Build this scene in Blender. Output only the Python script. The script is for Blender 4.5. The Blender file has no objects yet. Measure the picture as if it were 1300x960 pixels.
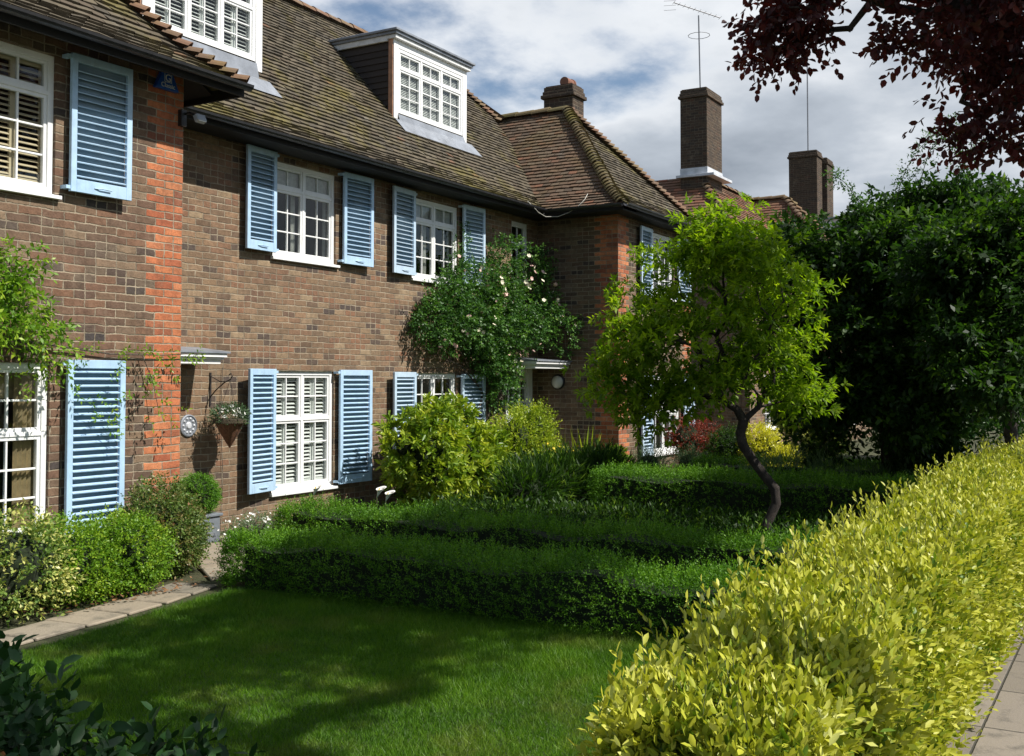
import bpy, math, random
import numpy as np
from mathutils import Vector, Matrix
rng = np.random.default_rng(7)
random.seed(7)
scn = bpy.context.scene
col = scn.collection
R_ = math.radians

# ------------------------------------------------------------------ camera
F_PX = 1380.0
PITCH = math.atan((483 - 435) / F_PX)
HEAD = R_(30.1)
CAM = Vector((0, -9.33, 1.75))
cam = bpy.data.cameras.new('camera')
camo = bpy.data.objects.new('camera', cam)
col.objects.link(camo)
camo.location = CAM
camo.rotation_euler = (math.pi / 2 + PITCH, 0, HEAD - math.pi / 2)
cam.sensor_width = 36
cam.lens = 36 * F_PX / 1300
cam.shift_y = -45 / 1300
cam.clip_end = 3000
cam.clip_start = 0.05
scn.camera = camo

# ------------------------------------------------------------------ render / world
scn.view_settings.view_transform = 'Standard'
scn.view_settings.look = 'None'
scn.view_settings.exposure = 0.42
scn.view_settings.gamma = 1
SUN = Vector((0.20, -1.0, 1.18)).normalized()
elev = math.asin(SUN.z)
azim = math.atan2(SUN.x, SUN.y)
w = bpy.data.worlds.new('World')
scn.world = w
w.use_nodes = True


class NT:
    """tiny node helper"""
    def __init__(s, tree):
        s.t = tree; s.n = tree.nodes; s.l = tree.links

    def new(s, typ, **kw):
        n = s.n.new(typ)
        for k, v in kw.items():
            setattr(n, k, v)
        return n

    def link(s, a, b):
        s.l.new(a, b)

    def val(s, inp, v):
        if isinstance(v, (int, float)):
            inp.default_value = v
        elif isinstance(v, (tuple, list)):
            inp.default_value = v
        else:
            s.l.new(v, inp)

    def m(s, op, a, b=0.0, c=0.0, clamp=False):
        n = s.n.new('ShaderNodeMath'); n.operation = op; n.use_clamp = clamp
        s.val(n.inputs[0], a); s.val(n.inputs[1], b); s.val(n.inputs[2], c)
        return n.outputs[0]

    def mix(s, f, a, b, mode='MIX'):
        n = s.n.new('ShaderNodeMix'); n.data_type = 'RGBA'; n.blend_type = mode
        s.val(n.inputs[0], f)
        s.val(n.inputs[6], a if not (isinstance(a, tuple) and len(a) == 3) else a + (1,))
        s.val(n.inputs[7], b if not (isinstance(b, tuple) and len(b) == 3) else b + (1,))
        return n.outputs[2]

    def ramp(s, f, stops, interp='LINEAR'):
        n = s.n.new('ShaderNodeValToRGB'); n.color_ramp.interpolation = interp
        e = n.color_ramp.elements
        while len(e) < len(stops):
            e.new(0.5)
        for i, (p, c) in enumerate(stops):
            e[i].position = p
            e[i].color = tuple(c) + (1,) if len(c) == 3 else c
        s.val(n.inputs[0], f)
        return n.outputs[0]

    def noise(s, vec, scale, detail=3, rough=0.55, w=None):
        n = s.n.new('ShaderNodeTexNoise')
        n.inputs['Scale'].default_value = scale
        n.inputs['Detail'].default_value = detail
        n.inputs['Roughness'].default_value = rough
        if vec is not None:
            s.l.new(vec, n.inputs['Vector'])
        return n.outputs[0]

    def smooth(s, x, a, b):
        n = s.n.new('ShaderNodeMapRange'); n.interpolation_type = 'SMOOTHSTEP'
        s.val(n.inputs[0], x); n.inputs[1].default_value = a; n.inputs[2].default_value = b
        return n.outputs[0]


g = NT(w.node_tree)
bg = g.n['Background']
sky = g.new('ShaderNodeTexSky', sky_type='NISHITA')
sky.sun_disc = False
sky.sun_elevation = elev
sky.sun_rotation = azim
sky.air_density = 1.0
sky.dust_density = 0.6
tc = g.new('ShaderNodeTexCoord')
sx = g.new('ShaderNodeSeparateXYZ'); g.link(tc.outputs['Generated'], sx.inputs[0])
zz = g.m('ADD', g.m('MAXIMUM', sx.outputs[2], 0.0), 0.22)
cv = g.new('ShaderNodeCombineXYZ')
g.link(g.m('DIVIDE', sx.outputs[0], zz), cv.inputs[0]); g.link(g.m('DIVIDE', sx.outputs[1], zz), cv.inputs[1])
mp = g.new('ShaderNodeMapping'); mp.inputs['Location'].default_value = (3.1, 1.7, 0.4)
g.link(cv.outputs[0], mp.inputs[0])
n1 = g.noise(mp.outputs[0], 1.15, 9, 0.56)
n2 = g.noise(mp.outputs[0], 0.75, 5, 0.5)
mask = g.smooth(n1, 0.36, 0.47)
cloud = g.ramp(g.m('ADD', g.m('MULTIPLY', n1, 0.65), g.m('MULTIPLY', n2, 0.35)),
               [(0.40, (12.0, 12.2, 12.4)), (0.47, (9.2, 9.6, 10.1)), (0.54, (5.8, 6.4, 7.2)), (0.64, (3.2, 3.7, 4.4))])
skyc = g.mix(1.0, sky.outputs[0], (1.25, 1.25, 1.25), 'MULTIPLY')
view_clouds = g.smooth(g.m('ADD', g.m('MULTIPLY', sx.outputs[0], 0.8), g.m('MULTIPLY', sx.outputs[1], 0.6)), -0.25, 0.45)  # cloud cover thinned outside the view to lower the ambient light
mask = g.m('MULTIPLY', mask, g.m('ADD', g.m('MULTIPLY', view_clouds, 0.75), 0.25))
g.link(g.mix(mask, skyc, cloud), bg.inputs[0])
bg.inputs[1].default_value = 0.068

sl = bpy.data.lights.new('sun', 'SUN')
sl.energy = 5.0; sl.angle = R_(0.55); sl.color = (1.0, 0.955, 0.89)
so = bpy.data.objects.new('sun', sl); col.objects.link(so)
so.rotation_euler = (-SUN).to_track_quat('-Z', 'Y').to_euler()
so.location = (0, -20, 30)

# ------------------------------------------------------------------ material helpers
def mat(name):
    m = bpy.data.materials.new(name); m.use_nodes = True
    t = NT(m.node_tree); return m, t, t.n['Principled BSDF']


def bump(t, b, h, dist=0.01, strength=1.0):
    n = t.new('ShaderNodeBump'); n.inputs['Distance'].default_value = dist
    n.inputs['Strength'].default_value = strength
    t.link(h, n.inputs['Height']); t.link(n.outputs[0], b.inputs['Normal'])


def simple(name, c, rough=0.6, var=0.12, scale=6.0, bumpd=0.0, metal=0.0, spec=0.5):
    m, t, b = mat(name)
    geo = t.new('ShaderNodeNewGeometry')
    n = t.noise(geo.outputs['Position'], scale, 5, 0.6)
    c0 = tuple(max(0, x * (1 - var * 1.6)) for x in c); c1 = tuple(min(1, x * (1 + var)) for x in c)
    t.link(t.ramp(n, [(0.3, c0), (0.7, c1)]), b.inputs['Base Color'])
    b.inputs['Roughness'].default_value = rough
    b.inputs['Metallic'].default_value = metal
    b.inputs['Specular IOR Level'].default_value = spec
    if bumpd:
        bump(t, b, t.noise(geo.outputs['Position'], scale * 8, 4, 0.6), bumpd)
    return m


def brick_mat(name, stops, quoins=(), dirt=0.25, mortar=(0.36, 0.295, 0.21)):
    """brick courses in world units; quoins = (corner_u, cols_left, cols_right)"""
    m, t, b = mat(name)
    geo = t.new('ShaderNodeNewGeometry')
    P = geo.outputs['Position']
    s = t.new('ShaderNodeSeparateXYZ'); t.link(P, s.inputs[0])
    wob = t.m('MULTIPLY', t.m('SUBTRACT', t.noise(P, 6.0, 3), 0.5), 0.030)
    wob2 = t.m('MULTIPLY', t.m('SUBTRACT', t.noise(P, 18.0, 3), 0.5), 0.026)
    u0 = quoins[0][0] if quoins else 0.0
    u = t.m('SUBTRACT', t.m('ADD', t.m('ADD', s.outputs[0], s.outputs[1]), wob2), u0)
    v = t.m('ADD', s.outputs[2], wob)
    vr = t.m('DIVIDE', v, 0.075)
    row = t.m('FLOOR', vr)
    odd = t.m('MULTIPLY', t.m('FRACT', t.m('MULTIPLY', t.m('ADD', row, 0.02), 0.5)), 2.0)
    odd = t.m('GREATER_THAN', odd, 0.5)
    uu = t.m('ADD', t.m('DIVIDE', u, 0.225), t.m('MULTIPLY', odd, 0.5))
    colm = t.m('FLOOR', uu)
    fu = t.m('MULTIPLY', t.m('FRACT', uu), 0.225)
    fv = t.m('MULTIPLY', t.m('FRACT', vr), 0.075)
    cid = t.new('ShaderNodeCombineXYZ'); t.link(colm, cid.inputs[0]); t.link(row, cid.inputs[1])
    wn0 = t.new('ShaderNodeTexWhiteNoise', noise_dimensions='3D'); t.link(cid.outputs[0], wn0.inputs[0])
    split = t.m('GREATER_THAN', wn0.outputs[0], 0.78)
    half = t.m('MULTIPLY', split, t.m('GREATER_THAN', fu, 0.1125))
    du = t.m('MINIMUM', fu, t.m('SUBTRACT', 0.225, fu))
    d2 = t.m('ADD', t.m('ABSOLUTE', t.m('SUBTRACT', fu, 0.1125)), t.m('MULTIPLY', t.m('SUBTRACT', 1.0, split), 1.0))
    du = t.m('MINIMUM', du, d2)
    dv = t.m('MINIMUM', fv, t.m('SUBTRACT', 0.075, fv))
    edge = t.m('ADD', t.m('MINIMUM', du, dv), t.m('MULTIPLY', t.m('SUBTRACT', t.noise(P, 50, 3, .7), 0.5), 0.013))
    br = t.smooth(edge, 0.003, 0.0085)
    t.link(half, cid.inputs[2])
    wn = t.new('ShaderNodeTexWhiteNoise', noise_dimensions='3D'); t.link(cid.outputs[0], wn.inputs[0])
    c = t.ramp(wn.outputs[0], stops)
    hue = t.new('ShaderNodeSeparateColor'); t.link(wn.outputs[1], hue.inputs[0])
    if quoins:
        q = t.ramp(hue.outputs[0], [(0, (0.50, 0.155, 0.068)), (0.25, (0.62, 0.215, 0.09)), (0.5, (0.40, 0.115, 0.055)),
                                    (0.7, (0.66, 0.25, 0.11)), (0.88, (0.27, 0.095, 0.055)), (1, (0.54, .17, .07))])
        tot = None
        for (uc, nl, nr) in quoins:
            k = t.m('ADD', t.m('DIVIDE', t.m('SUBTRACT', t.m('ADD', u, u0), uc), 0.225), t.m('MULTIPLY', odd, 0.5))
            kc = t.m('FLOOR', t.m('ADD', k, 0.001))
            a = t.m('MULTIPLY', t.m('GREATER_THAN', kc, t.m('ADD', odd, -nl - 0.5)), t.m('LESS_THAN', kc, nr - 0.5))
            tot = a if tot is None else t.m('MAXIMUM', tot, a)
        c = t.mix(tot, c, q)
    nb = t.noise(P, 45, 4, 0.65)
    c = t.mix(t.m('MULTIPLY', t.smooth(nb, 0.35, 0.75), 0.45), c, t.mix(0.55, c, (0.10, 0.075, 0.055)))
    mid = t.smooth(t.noise(P, 14, 5, 0.75), 0.38, 0.64)
    c = t.mix(t.m('MULTIPLY', mid, 0.50), c, t.mix(1.0, c, (0.42, 0.40, 0.38), 'MULTIPLY'))
    big = t.smooth(t.noise(P, 0.9, 6, 0.65), 0.42, 0.70)
    c = t.mix(t.m('MULTIPLY', big, dirt), c, (0.07, 0.052, 0.036))
    mps = t.new('ShaderNodeMapping'); mps.inputs['Scale'].default_value = (3.0, 3.0, 0.45); t.link(P, mps.inputs[0])
    streak = t.smooth(t.noise(mps.outputs[0], 1.6, 6, 0.7), 0.52, 0.74)
    c = t.mix(t.m('MULTIPLY', streak, 0.38), c, (0.055, 0.045, 0.035))
    pale = t.smooth(t.noise(P, 2.3, 7, 0.75), 0.56, 0.72)
    c = t.mix(t.m('MULTIPLY', pale, 0.30), c, (0.34, 0.27, 0.19))
    spk = t.smooth(t.noise(P, 70, 3, 0.8), 0.56, 0.66)
    c = t.mix(t.m('MULTIPLY', spk, 0.45), c, (0.05, 0.042, 0.035))
    mc = t.mix(t.smooth(t.noise(P, 3.5, 4), 0.35, 0.65), mortar, tuple(x * 0.55 for x in mortar))
    c = t.mix(br, mc, c)
    t.link(c, b.inputs['Base Color'])
    b.inputs['Roughness'].default_value = 0.88
    b.inputs['Specular IOR Level'].default_value = 0.25
    hgt = t.m('ADD', br, t.m('MULTIPLY', nb, 0.9))
    hgt = t.m('ADD', hgt, t.m('MULTIPLY', hue.outputs[1], 0.35))
    bump(t, b, hgt, 0.007, 0.9)
    return m


BROWN = [(0, (0.150, 0.098, 0.064)), (0.08, (0.25, 0.165, 0.100)), (0.17, (0.185, 0.118, 0.076)), (0.26, (0.34, 0.250, 0.160)), (0.36, (0.225, 0.128, 0.080)),
         (0.46, (0.29, 0.205, 0.128)), (0.56, (0.160, 0.108, 0.074)), (0.66, (0.31, 0.195, 0.118)), (0.76, (0.20, 0.135, 0.086)), (0.84, (0.27, 0.140, 0.084)), (0.92, (0.125, 0.088, 0.066)), (1.0, (0.085, 0.066, 0.060))]
DARKB = [(0, (0.085, 0.058, 0.040)), (0.2, (0.11, 0.075, 0.048)), (0.4, (0.062, 0.044, 0.034)), (0.6, (0.13, 0.088, 0.058)),
         (0.8, (0.05, 0.040, 0.034)), (1.0, (0.14, 0.072, 0.045))]
LEFTB = [(0, (0.130, 0.082, 0.056)), (0.12, (0.235, 0.148, 0.092)), (0.24, (0.160, 0.100, 0.068)), (0.36, (0.225, 0.118, 0.074)),
         (0.48, (0.285, 0.200, 0.128)), (0.60, (0.170, 0.112, 0.076)), (0.72, (0.240, 0.130, 0.078)), (0.84, (0.110, 0.078, 0.062)), (0.93, (0.20, 0.145, 0.10)), (1.0, (0.062, 0.054, 0.054))]
XL, YL = 7.57, -1.2
XW, YW, XW2 = 17.0, -1.58, 20.45
M = {}
M['brick_main'] = brick_mat('brown_brick', [(p, (c[0] * 1.05, c[1] * 1.04, c[2] * 1.0)) for p, c in BROWN])
M['brick_left'] = brick_mat('brown_brick_red_corner', [(p, tuple(x * .92 for x in c)) for p, c in LEFTB], [(XL + YL, 2, 2)])
M['brick_wing'] = brick_mat('brown_brick_red_corners', [(p, tuple(x * 0.8 for x in c)) for p, c in BROWN],
                            [(XW + YW, 2, 2), (XW2 + YW, 2, 2)])
M['brick_dark'] = brick_mat('sooty_brick', [(p, tuple(x * .8 for x in c)) for p, c in DARKB], dirt=0.4, mortar=(0.17, 0.14, 0.10))


def tile_mat(name, stops, moss=0.5, lichen=0.3, red=0.0):
    m, t, b = mat(name)
    at = t.new('ShaderNodeAttribute', attribute_name='rnd')
    geo = t.new('ShaderNodeNewGeometry'); P = geo.outputs['Position']
    c = t.ramp(at.outputs['Fac'], stops, 'CONSTANT')
    c = t.mix(0.35, c, stops[0][1])
    n = t.noise(P, 30, 4, 0.7)
    c = t.mix(t.m('MULTIPLY', n, 0.45), c, (0.05, 0.04, 0.032))
    mo = t.smooth(t.noise(P, 1.1, 6, 0.68), 0.47, 0.66)
    c = t.mix(t.m('MULTIPLY', mo, moss), c, t.mix(t.noise(P, 14, 3), (0.20, 0.155, 0.022), (0.10, 0.10, 0.03)))
    li = t.smooth(t.noise(P, 3.1, 7, 0.75), 0.58, 0.68)
    c = t.mix(t.m('MULTIPLY', li, lichen), c, (0.27, 0.26, 0.22))
    t.link(c, b.inputs['Base Color'])
    b.inputs['Roughness'].default_value = 0.9
    b.inputs['Specular IOR Level'].default_value = 0.2
    bump(t, b, n, 0.006, 0.8)
    return m


GREYT = [(0, (0.105, 0.088, 0.060)), (0.2, (0.135, 0.112, 0.076)), (0.4, (0.085, 0.073, 0.053)), (0.6, (0.15, 0.124, 0.085)),
         (0.78, (0.105, 0.080, 0.056)), (0.88, (0.068, 0.060, 0.048)), (0.99, (0.22, 0.11, 0.065))]
BROWNT = [(0, (0.150, 0.100, 0.066)), (0.2, (0.19, 0.118, 0.076)), (0.4, (0.105, 0.078, 0.055)), (0.6, (0.17, 0.130, 0.09)),
          (0.78, (0.22, 0.115, 0.07)), (0.88, (0.08, 0.065, 0.05)), (0.96, (0.30, 0.13, 0.075))]
M['tile_main'] = tile_mat('weathered_clay_tiles', GREYT, 0.6, 0.35)
M['tile_wing'] = tile_mat('brown_clay_tiles', BROWNT, 0.2, 0.15)
M['tile_red'] = tile_mat('red_clay_tiles', [(p, (c[0] * 1.2, c[1] * .95, c[2] * .9)) for p, c in BROWNT], 0.15, 0.1)
M['bonnet_moss'] = tile_mat('mossy_bonnet_tiles', [(0, (0.17, 0.13, 0.06)), (0.5, (0.14, 0.12, 0.05)), (0.8, (0.2, 0.15, 0.08))], 0.8, 0.2)
M['bonnet'] = tile_mat('terracotta_bonnet_tiles', [(0, (0.22, 0.125, 0.08)), (0.35, (0.16, 0.115, 0.075)), (0.7, (0.22, 0.165, 0.105))], 0.35, 0.4)
M['dark_tile'] = tile_mat('dark_hung_tiles', [(0, (0.05, 0.042, 0.038)), (0.5, (0.065, 0.055, 0.05)), (0.8, (0.04, 0.036, 0.033))], 0.0, 0.05)
M['white'] = simple('white_paint', (0.80, 0.80, 0.78), 0.42, 0.03, 5)
M['white_old'] = simple('weathered_white_paint', (0.70, 0.70, 0.68), 0.55, 0.12, 14)
M['blue'] = simple('pale_blue_paint', (0.40, 0.58, 0.76), 0.5, 0.10, 9)
M['gap_shade'] = simple('louvre_gap_shade', (0.09, 0.16, 0.21), 0.6, 0.1, 8)  # dark teal stands in for the shade between the louvres
M['blue_pale'] = simple('faded_blue_paint', (0.47, 0.60, 0.72), 0.5, 0.07, 10)
M['black'] = simple('black_gutter', (0.02, 0.02, 0.022), 0.45, 0.3, 10)
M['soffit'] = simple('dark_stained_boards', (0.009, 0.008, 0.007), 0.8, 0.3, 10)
M['lead'] = simple('grey_lead', (0.24, 0.26, 0.29), 0.5, 0.2, 4, metal=0.15)
M['pale_lead'] = simple('new_pale_lead', (0.55, 0.57, 0.6), 0.45, 0.15, 6)
M['wood'] = simple('pine_edge', (0.42, 0.22, 0.13), 0.7, 0.2, 12)
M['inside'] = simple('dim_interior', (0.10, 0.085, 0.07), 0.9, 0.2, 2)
M['blind'] = simple('white_slats', (0.78, 0.77, 0.73), 0.5, 0.04, 5)
M['blind_wood'] = simple('cream_wood_slats', (0.62, 0.50, 0.33), 0.5, 0.1, 5)
M['curtain'] = simple('pale_curtain', (0.55, 0.54, 0.5), 0.9, 0.15, 20)
M['iron'] = simple('wrought_iron', (0.025, 0.02, 0.018), 0.6, 0.3, 20)
M['metal'] = simple('grey_aerial_metal', (0.22, 0.22, 0.23), 0.4, 0.15, 20, metal=0.6)
M['wicker'] = simple('brown_wicker', (0.17, 0.07, 0.03), 0.8, 0.4, 60, 0.01)
M['moss'] = simple('moss_liner', (0.07, 0.055, 0.03), 0.95, 0.4, 60, 0.01)
M['pot'] = simple('grey_lead_planter', (0.16, 0.18, 0.2), 0.6, 0.15, 8)
M['soil'] = simple('bare_soil', (0.055, 0.04, 0.028), 0.95, 0.4, 9, 0.02)
M['bark'] = simple('brown_grey_bark', (0.13, 0.10, 0.075), 0.9, 0.35, 18, 0.02)
M['bark_dark'] = simple('dark_bark', (0.05, 0.038, 0.03), 0.9, 0.35, 18, 0.02)
M['stem'] = simple('green_stem', (0.09, 0.11, 0.035), 0.7, 0.2, 20)
M['core'] = simple('shaded_core_fill', (0.018, 0.032, 0.008), 1.0, 0.4, 25, 0.02)  # solid filler; shade deep among the leaves is put into its dark colour
M['petal'] = simple('white_petal', (0.78, 0.77, 0.72), 0.6, 0.04, 20)
M['petal_pink'] = simple('pale_pink_petal', (0.70, 0.45, 0.38), 0.6, 0.2, 4)
M['petal_cream'] = simple('cream_petal', (0.72, 0.66, 0.48), 0.6, 0.15, 4)
M['petal_yellow'] = simple('yellow_petal', (0.75, 0.55, 0.03), 0.6, 0.1, 20)
M['bell'] = simple('bell_box_blue', (0.015, 0.09, 0.42), 0.35, 0.05, 8)
M['globe'] = simple('opal_glass', (0.62, 0.62, 0.56), 0.2, 0.04, 5)
M['terracotta'] = simple('terracotta_pot', (0.20, 0.085, 0.05), 0.8, 0.15, 10)
M['door'] = simple('white_door_paint', (0.66, 0.67, 0.66), 0.4, 0.05, 6)
M['cable'] = simple('pale_cable', (0.5, 0.48, 0.42), 0.5, 0.05, 6)

# weathering streaks on the painted shutters and white frames
for key, amt in (('blue', .30), ('blue_pale', .35), ('white', .14), ('gap_shade', .3)):
    m = M[key]; t = NT(m.node_tree); b = t.n['Principled BSDF']
    src = b.inputs['Base Color'].links[0].from_socket
    geo = t.new('ShaderNodeNewGeometry'); mps = t.new('ShaderNodeMapping'); mps.inputs['Scale'].default_value = (14, 14, 2.2)
    t.link(geo.outputs['Position'], mps.inputs[0])
    st = t.smooth(t.noise(mps.outputs[0], 1.5, 6, .7), .50, .78)
    fade = t.smooth(t.noise(geo.outputs['Position'], 1.2, 3), .4, .65)
    c = t.mix(t.m('MULTIPLY', st, amt), src, (0.16, 0.17, 0.16))
    c = t.mix(t.m('MULTIPLY', fade, .18 if key != 'white' else .03), c, (0.55, 0.64, 0.70))
    t.link(c, b.inputs['Base Color'])

# window glass
m, t, b = mat('window_glass')
out = t.n['Material Output']
tr = t.new('ShaderNodeBsdfTransparent'); tr.inputs[0].default_value = (0.80, 0.84, 0.83, 1)
gl = t.new('ShaderNodeBsdfGlossy'); gl.inputs['Roughness'].default_value = 0.02
fr = t.new('ShaderNodeLayerWeight'); fr.inputs[0].default_value = 0.5
geo = t.new('ShaderNodeNewGeometry')
bn = t.new('ShaderNodeBump'); bn.inputs['Distance'].default_value = 0.004; bn.inputs['Strength'].default_value = 0.5
t.link(t.noise(geo.outputs['Position'], 5, 2), bn.inputs['Height']); t.link(bn.outputs[0], gl.inputs['Normal'])
mx = t.new('ShaderNodeMixShader')
t.link(t.m('ADD', t.m('MULTIPLY', t.m('POWER', fr.outputs[1], 4.0), 0.85), 0.05), mx.inputs[0]); t.link(tr.outputs[0], mx.inputs[1]); t.link(gl.outputs[0], mx.inputs[2])
t.link(mx.outputs[0], out.inputs['Surface'])
M['glass'] = m


def leaf_mat(name, stops, rough=0.42, trans=0.35, gloss=0.3, tint=(1.25, 1.35, 0.6), edge=None, scale=3.0):
    m, t, b = mat(name)
    at = t.new('ShaderNodeAttribute', attribute_name='rnd')
    geo = t.new('ShaderNodeNewGeometry'); P = geo.outputs['Position']
    n = t.noise(P, scale, 3, 0.6)
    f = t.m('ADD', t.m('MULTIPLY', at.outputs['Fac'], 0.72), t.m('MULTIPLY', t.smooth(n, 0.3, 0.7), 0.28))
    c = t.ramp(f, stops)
    if name == 'grass_blade':
        c = t.mix(t.m('MULTIPLY', t.smooth(t.noise(P, 1.9, 6, 0.7), .48, .68), .35), c, (0.26, 0.25, 0.06))
    t.link(c, b.inputs['Base Color'])
    b.inputs['Roughness'].default_value = rough
    b.inputs['Specular IOR Level'].default_value = gloss
    tl = t.new('ShaderNodeBsdfTranslucent')
    t.link(t.mix(1.0, c, tuple(tint), 'MULTIPLY'), tl.inputs[0])
    mx = t.new('ShaderNodeMixShader'); mx.inputs[0].default_value = trans
    t.link(b.outputs[0], mx.inputs[1]); t.link(tl.outputs[0], mx.inputs[2])
    t.link(mx.outputs[0], t.n['Material Output'].inputs['Surface'])
    return m


L = {}
L['privet'] = leaf_mat('golden_privet_leaf', [(0.0, (0.04, 0.10, 0.010)), (0.22, (0.11, 0.20, 0.015)), (0.42, (0.30, 0.35, 0.03)), (0.65, (0.50, 0.50, 0.05)), (0.86, (0.60, 0.60, 0.12)), (1.0, (0.72, 0.73, 0.34))], 0.45, 0.28, 0.3, (1.1, 1.15, 0.5))
L['box'] = leaf_mat('box_leaf', [(0.0, (0.025, 0.080, 0.006)), (0.45, (0.075, 0.19, 0.012)), (0.8, (0.15, 0.31, 0.018)), (1.0, (0.20, 0.34, 0.03))], 0.5, 0.35, 0.25)
L['ball'] = leaf_mat('box_ball_leaf', [(0.0, (0.05, 0.14, 0.012)), (0.5, (0.10, 0.24, 0.02)), (1.0, (0.20, 0.36, 0.035))], 0.45, 0.35)
L['magnolia'] = leaf_mat('bright_green_leaf', [(0.0, (0.04, 0.12, 0.008)), (0.45, (0.15, 0.26, 0.010)), (0.8, (0.29, 0.40, 0.018)), (1.0, (0.46, 0.53, 0.03))], 0.5, 0.5, 0.3, (1.3, 1.4, 0.5))
L['rose'] = leaf_mat('rose_leaf', [(0.0, (0.02, 0.06, 0.014)), (0.5, (0.052, 0.135, 0.024)), (0.85, (0.12, 0.25, 0.035)), (1.0, (0.24, 0.38, 0.05))], 0.45, 0.3, 0.35)
L['dark'] = leaf_mat('dark_evergreen_leaf', [(0.0, (0.008, 0.024, 0.005)), (0.5, (0.020, 0.055, 0.008)), (0.8, (0.070, 0.145, 0.012)), (1.0, (0.27, 0.38, 0.03))], 0.5, 0.42, 0.25)
L['choisya'] = leaf_mat('yellow_green_leaf', [(0.0, (0.06, 0.14, 0.012)), (0.4, (0.16, 0.26, 0.02)), (0.8, (0.36, 0.42, 0.03)), (1.0, (0.54, 0.55, 0.07))], 0.35, 0.35, 0.45)
L['broom'] = leaf_mat('lime_shrub_leaf', [(0.0, (0.09, 0.17, 0.015)), (0.5, (0.27, 0.36, 0.025)), (1.0, (0.52, 0.54, 0.05))], 0.5, 0.35)
L['green'] = leaf_mat('mid_green_leaf', [(0.0, (0.03, 0.09, 0.01)), (0.5, (0.09, 0.19, 0.02)), (1.0, (0.26, 0.36, 0.04))], 0.4, 0.3)
L['lime'] = leaf_mat('spring_green_leaf', [(0.0, (0.06, 0.15, 0.012)), (0.5, (0.15, 0.29, 0.02)), (1.0, (0.38, 0.48, 0.04))], 0.4, 0.35)
L['variegated'] = leaf_mat('variegated_leaf', [(0.0, (0.05, 0.12, 0.02)), (0.4, (0.16, 0.25, 0.05)), (0.65, (0.50, 0.50, 0.14)), (1.0, (0.68, 0.62, 0.25))], 0.4, 0.25)
L['yellow'] = leaf_mat('golden_leaf', [(0.0, (0.28, 0.32, 0.02)), (0.5, (0.60, 0.58, 0.03)), (1.0, (0.75, 0.70, 0.08))], 0.45, 0.3, 0.4, (1.1, 1.1, .5))
L['bronze'] = leaf_mat('bronze_tipped_leaf', [(0.0, (0.05, 0.10, 0.02)), (0.5, (0.12, 0.19, 0.04)), (0.75, (0.22, 0.19, 0.07)), (1.0, (0.30, 0.10, 0.06))], 0.4, 0.25)
L['red'] = leaf_mat('red_young_leaf', [(0.0, (0.05, 0.03, 0.015)), (0.5, (0.20, 0.04, 0.02)), (1.0, (0.45, 0.06, 0.03))], 0.4, 0.3, 0.5, (1.2, .8, .6))
L['copper'] = leaf_mat('copper_purple_leaf', [(0.0, (0.020, 0.006, 0.008)), (0.5, (0.055, 0.016, 0.016)), (0.85, (0.10, 0.024, 0.018)), (1.0, (0.24, 0.06, 0.03))], 0.45, 0.4, 0.4, (2.0, 0.9, 0.6))
L['silver'] = leaf_mat('grey_green_leaf', [(0.0, (0.06, 0.11, 0.05)), (0.5, (0.12, 0.20, 0.09)), (1.0, (0.22, 0.30, 0.15))], 0.6, 0.25)
L['laurel'] = leaf_mat('glossy_dark_leaf', [(0.0, (0.010, 0.03, 0.008)), (0.6, (0.02, 0.06, 0.014)), (0.93, (0.04, 0.10, 0.02)), (1.0, (0.16, 0.035, 0.02))], 0.5, 0.15, 0.25)
L['grass'] = leaf_mat('grass_blade', [(0.0, (0.03, 0.09, 0.005)), (0.45, (0.085, 0.20, 0.008)), (0.78, (0.16, 0.29, 0.016)), (0.93, (0.26, 0.32, 0.05)), (1.0, (0.36, 0.31, 0.12))], 0.5, 0.35, 0.3, scale=1.6)
L['dead'] = leaf_mat('fallen_leaf', [(0.0, (0.10, 0.045, 0.02)), (1.0, (0.25, 0.13, 0.06))], 0.7, 0.1)

# ------------------------------------------------------------------ object helpers
def link(o, parent=None):
    col.objects.link(o)
    if parent is not None:
        o.parent = parent
    return o


def root_of(o):
    while o.parent is not None:
        o = o.parent
    return o


def tag(o, label=None, cat=None, group=None, kind=None):
    if label: o['label'] = label
    if cat: o['category'] = cat
    if group: o['group'] = group
    if kind: o['kind'] = kind
    return o


def thing(name, loc, label, cat, group=None):
    o = bpy.data.objects.new(name, None); link(o); o.location = loc
    o.empty_display_size = 0.2
    return tag(o, label, cat, group)


def np_mesh(name, V, Fq, material, parent=None, rnd=None, smooth=False, loc=None):
    """V (n,3) world coordinates, Fq (m,4) quads or (m,3) triangles"""
    V = np.asarray(V, dtype=np.float32); Fq = np.asarray(Fq, dtype=np.int32)
    if parent is not None:
        off = np.array(root_of(parent).location, dtype=np.float32)
    elif loc is not None:
        off = np.array(loc, dtype=np.float32)
    else:
        off = np.zeros(3, dtype=np.float32)
    me = bpy.data.meshes.new(name)
    k = Fq.shape[1]; nf = len(Fq)
    me.vertices.add(len(V)); me.vertices.foreach_set('co', (V - off).ravel())
    me.loops.add(nf * k); me.loops.foreach_set('vertex_index', Fq.ravel())
    me.polygons.add(nf)
    me.polygons.foreach_set('loop_start', np.arange(nf, dtype=np.int32) * k)
    if smooth:
        me.polygons.foreach_set('use_smooth', np.ones(nf, dtype=bool))
    me.update(calc_edges=True)
    if rnd is not None:
        a = me.attributes.new('rnd', 'FLOAT', 'FACE')
        a.data.foreach_set('value', np.asarray(rnd, dtype=np.float32))
    me.materials.append(material)
    o = bpy.data.objects.new(name, me)
    link(o, parent)
    if parent is None and loc is not None:
        o.location = loc
    return o


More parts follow.
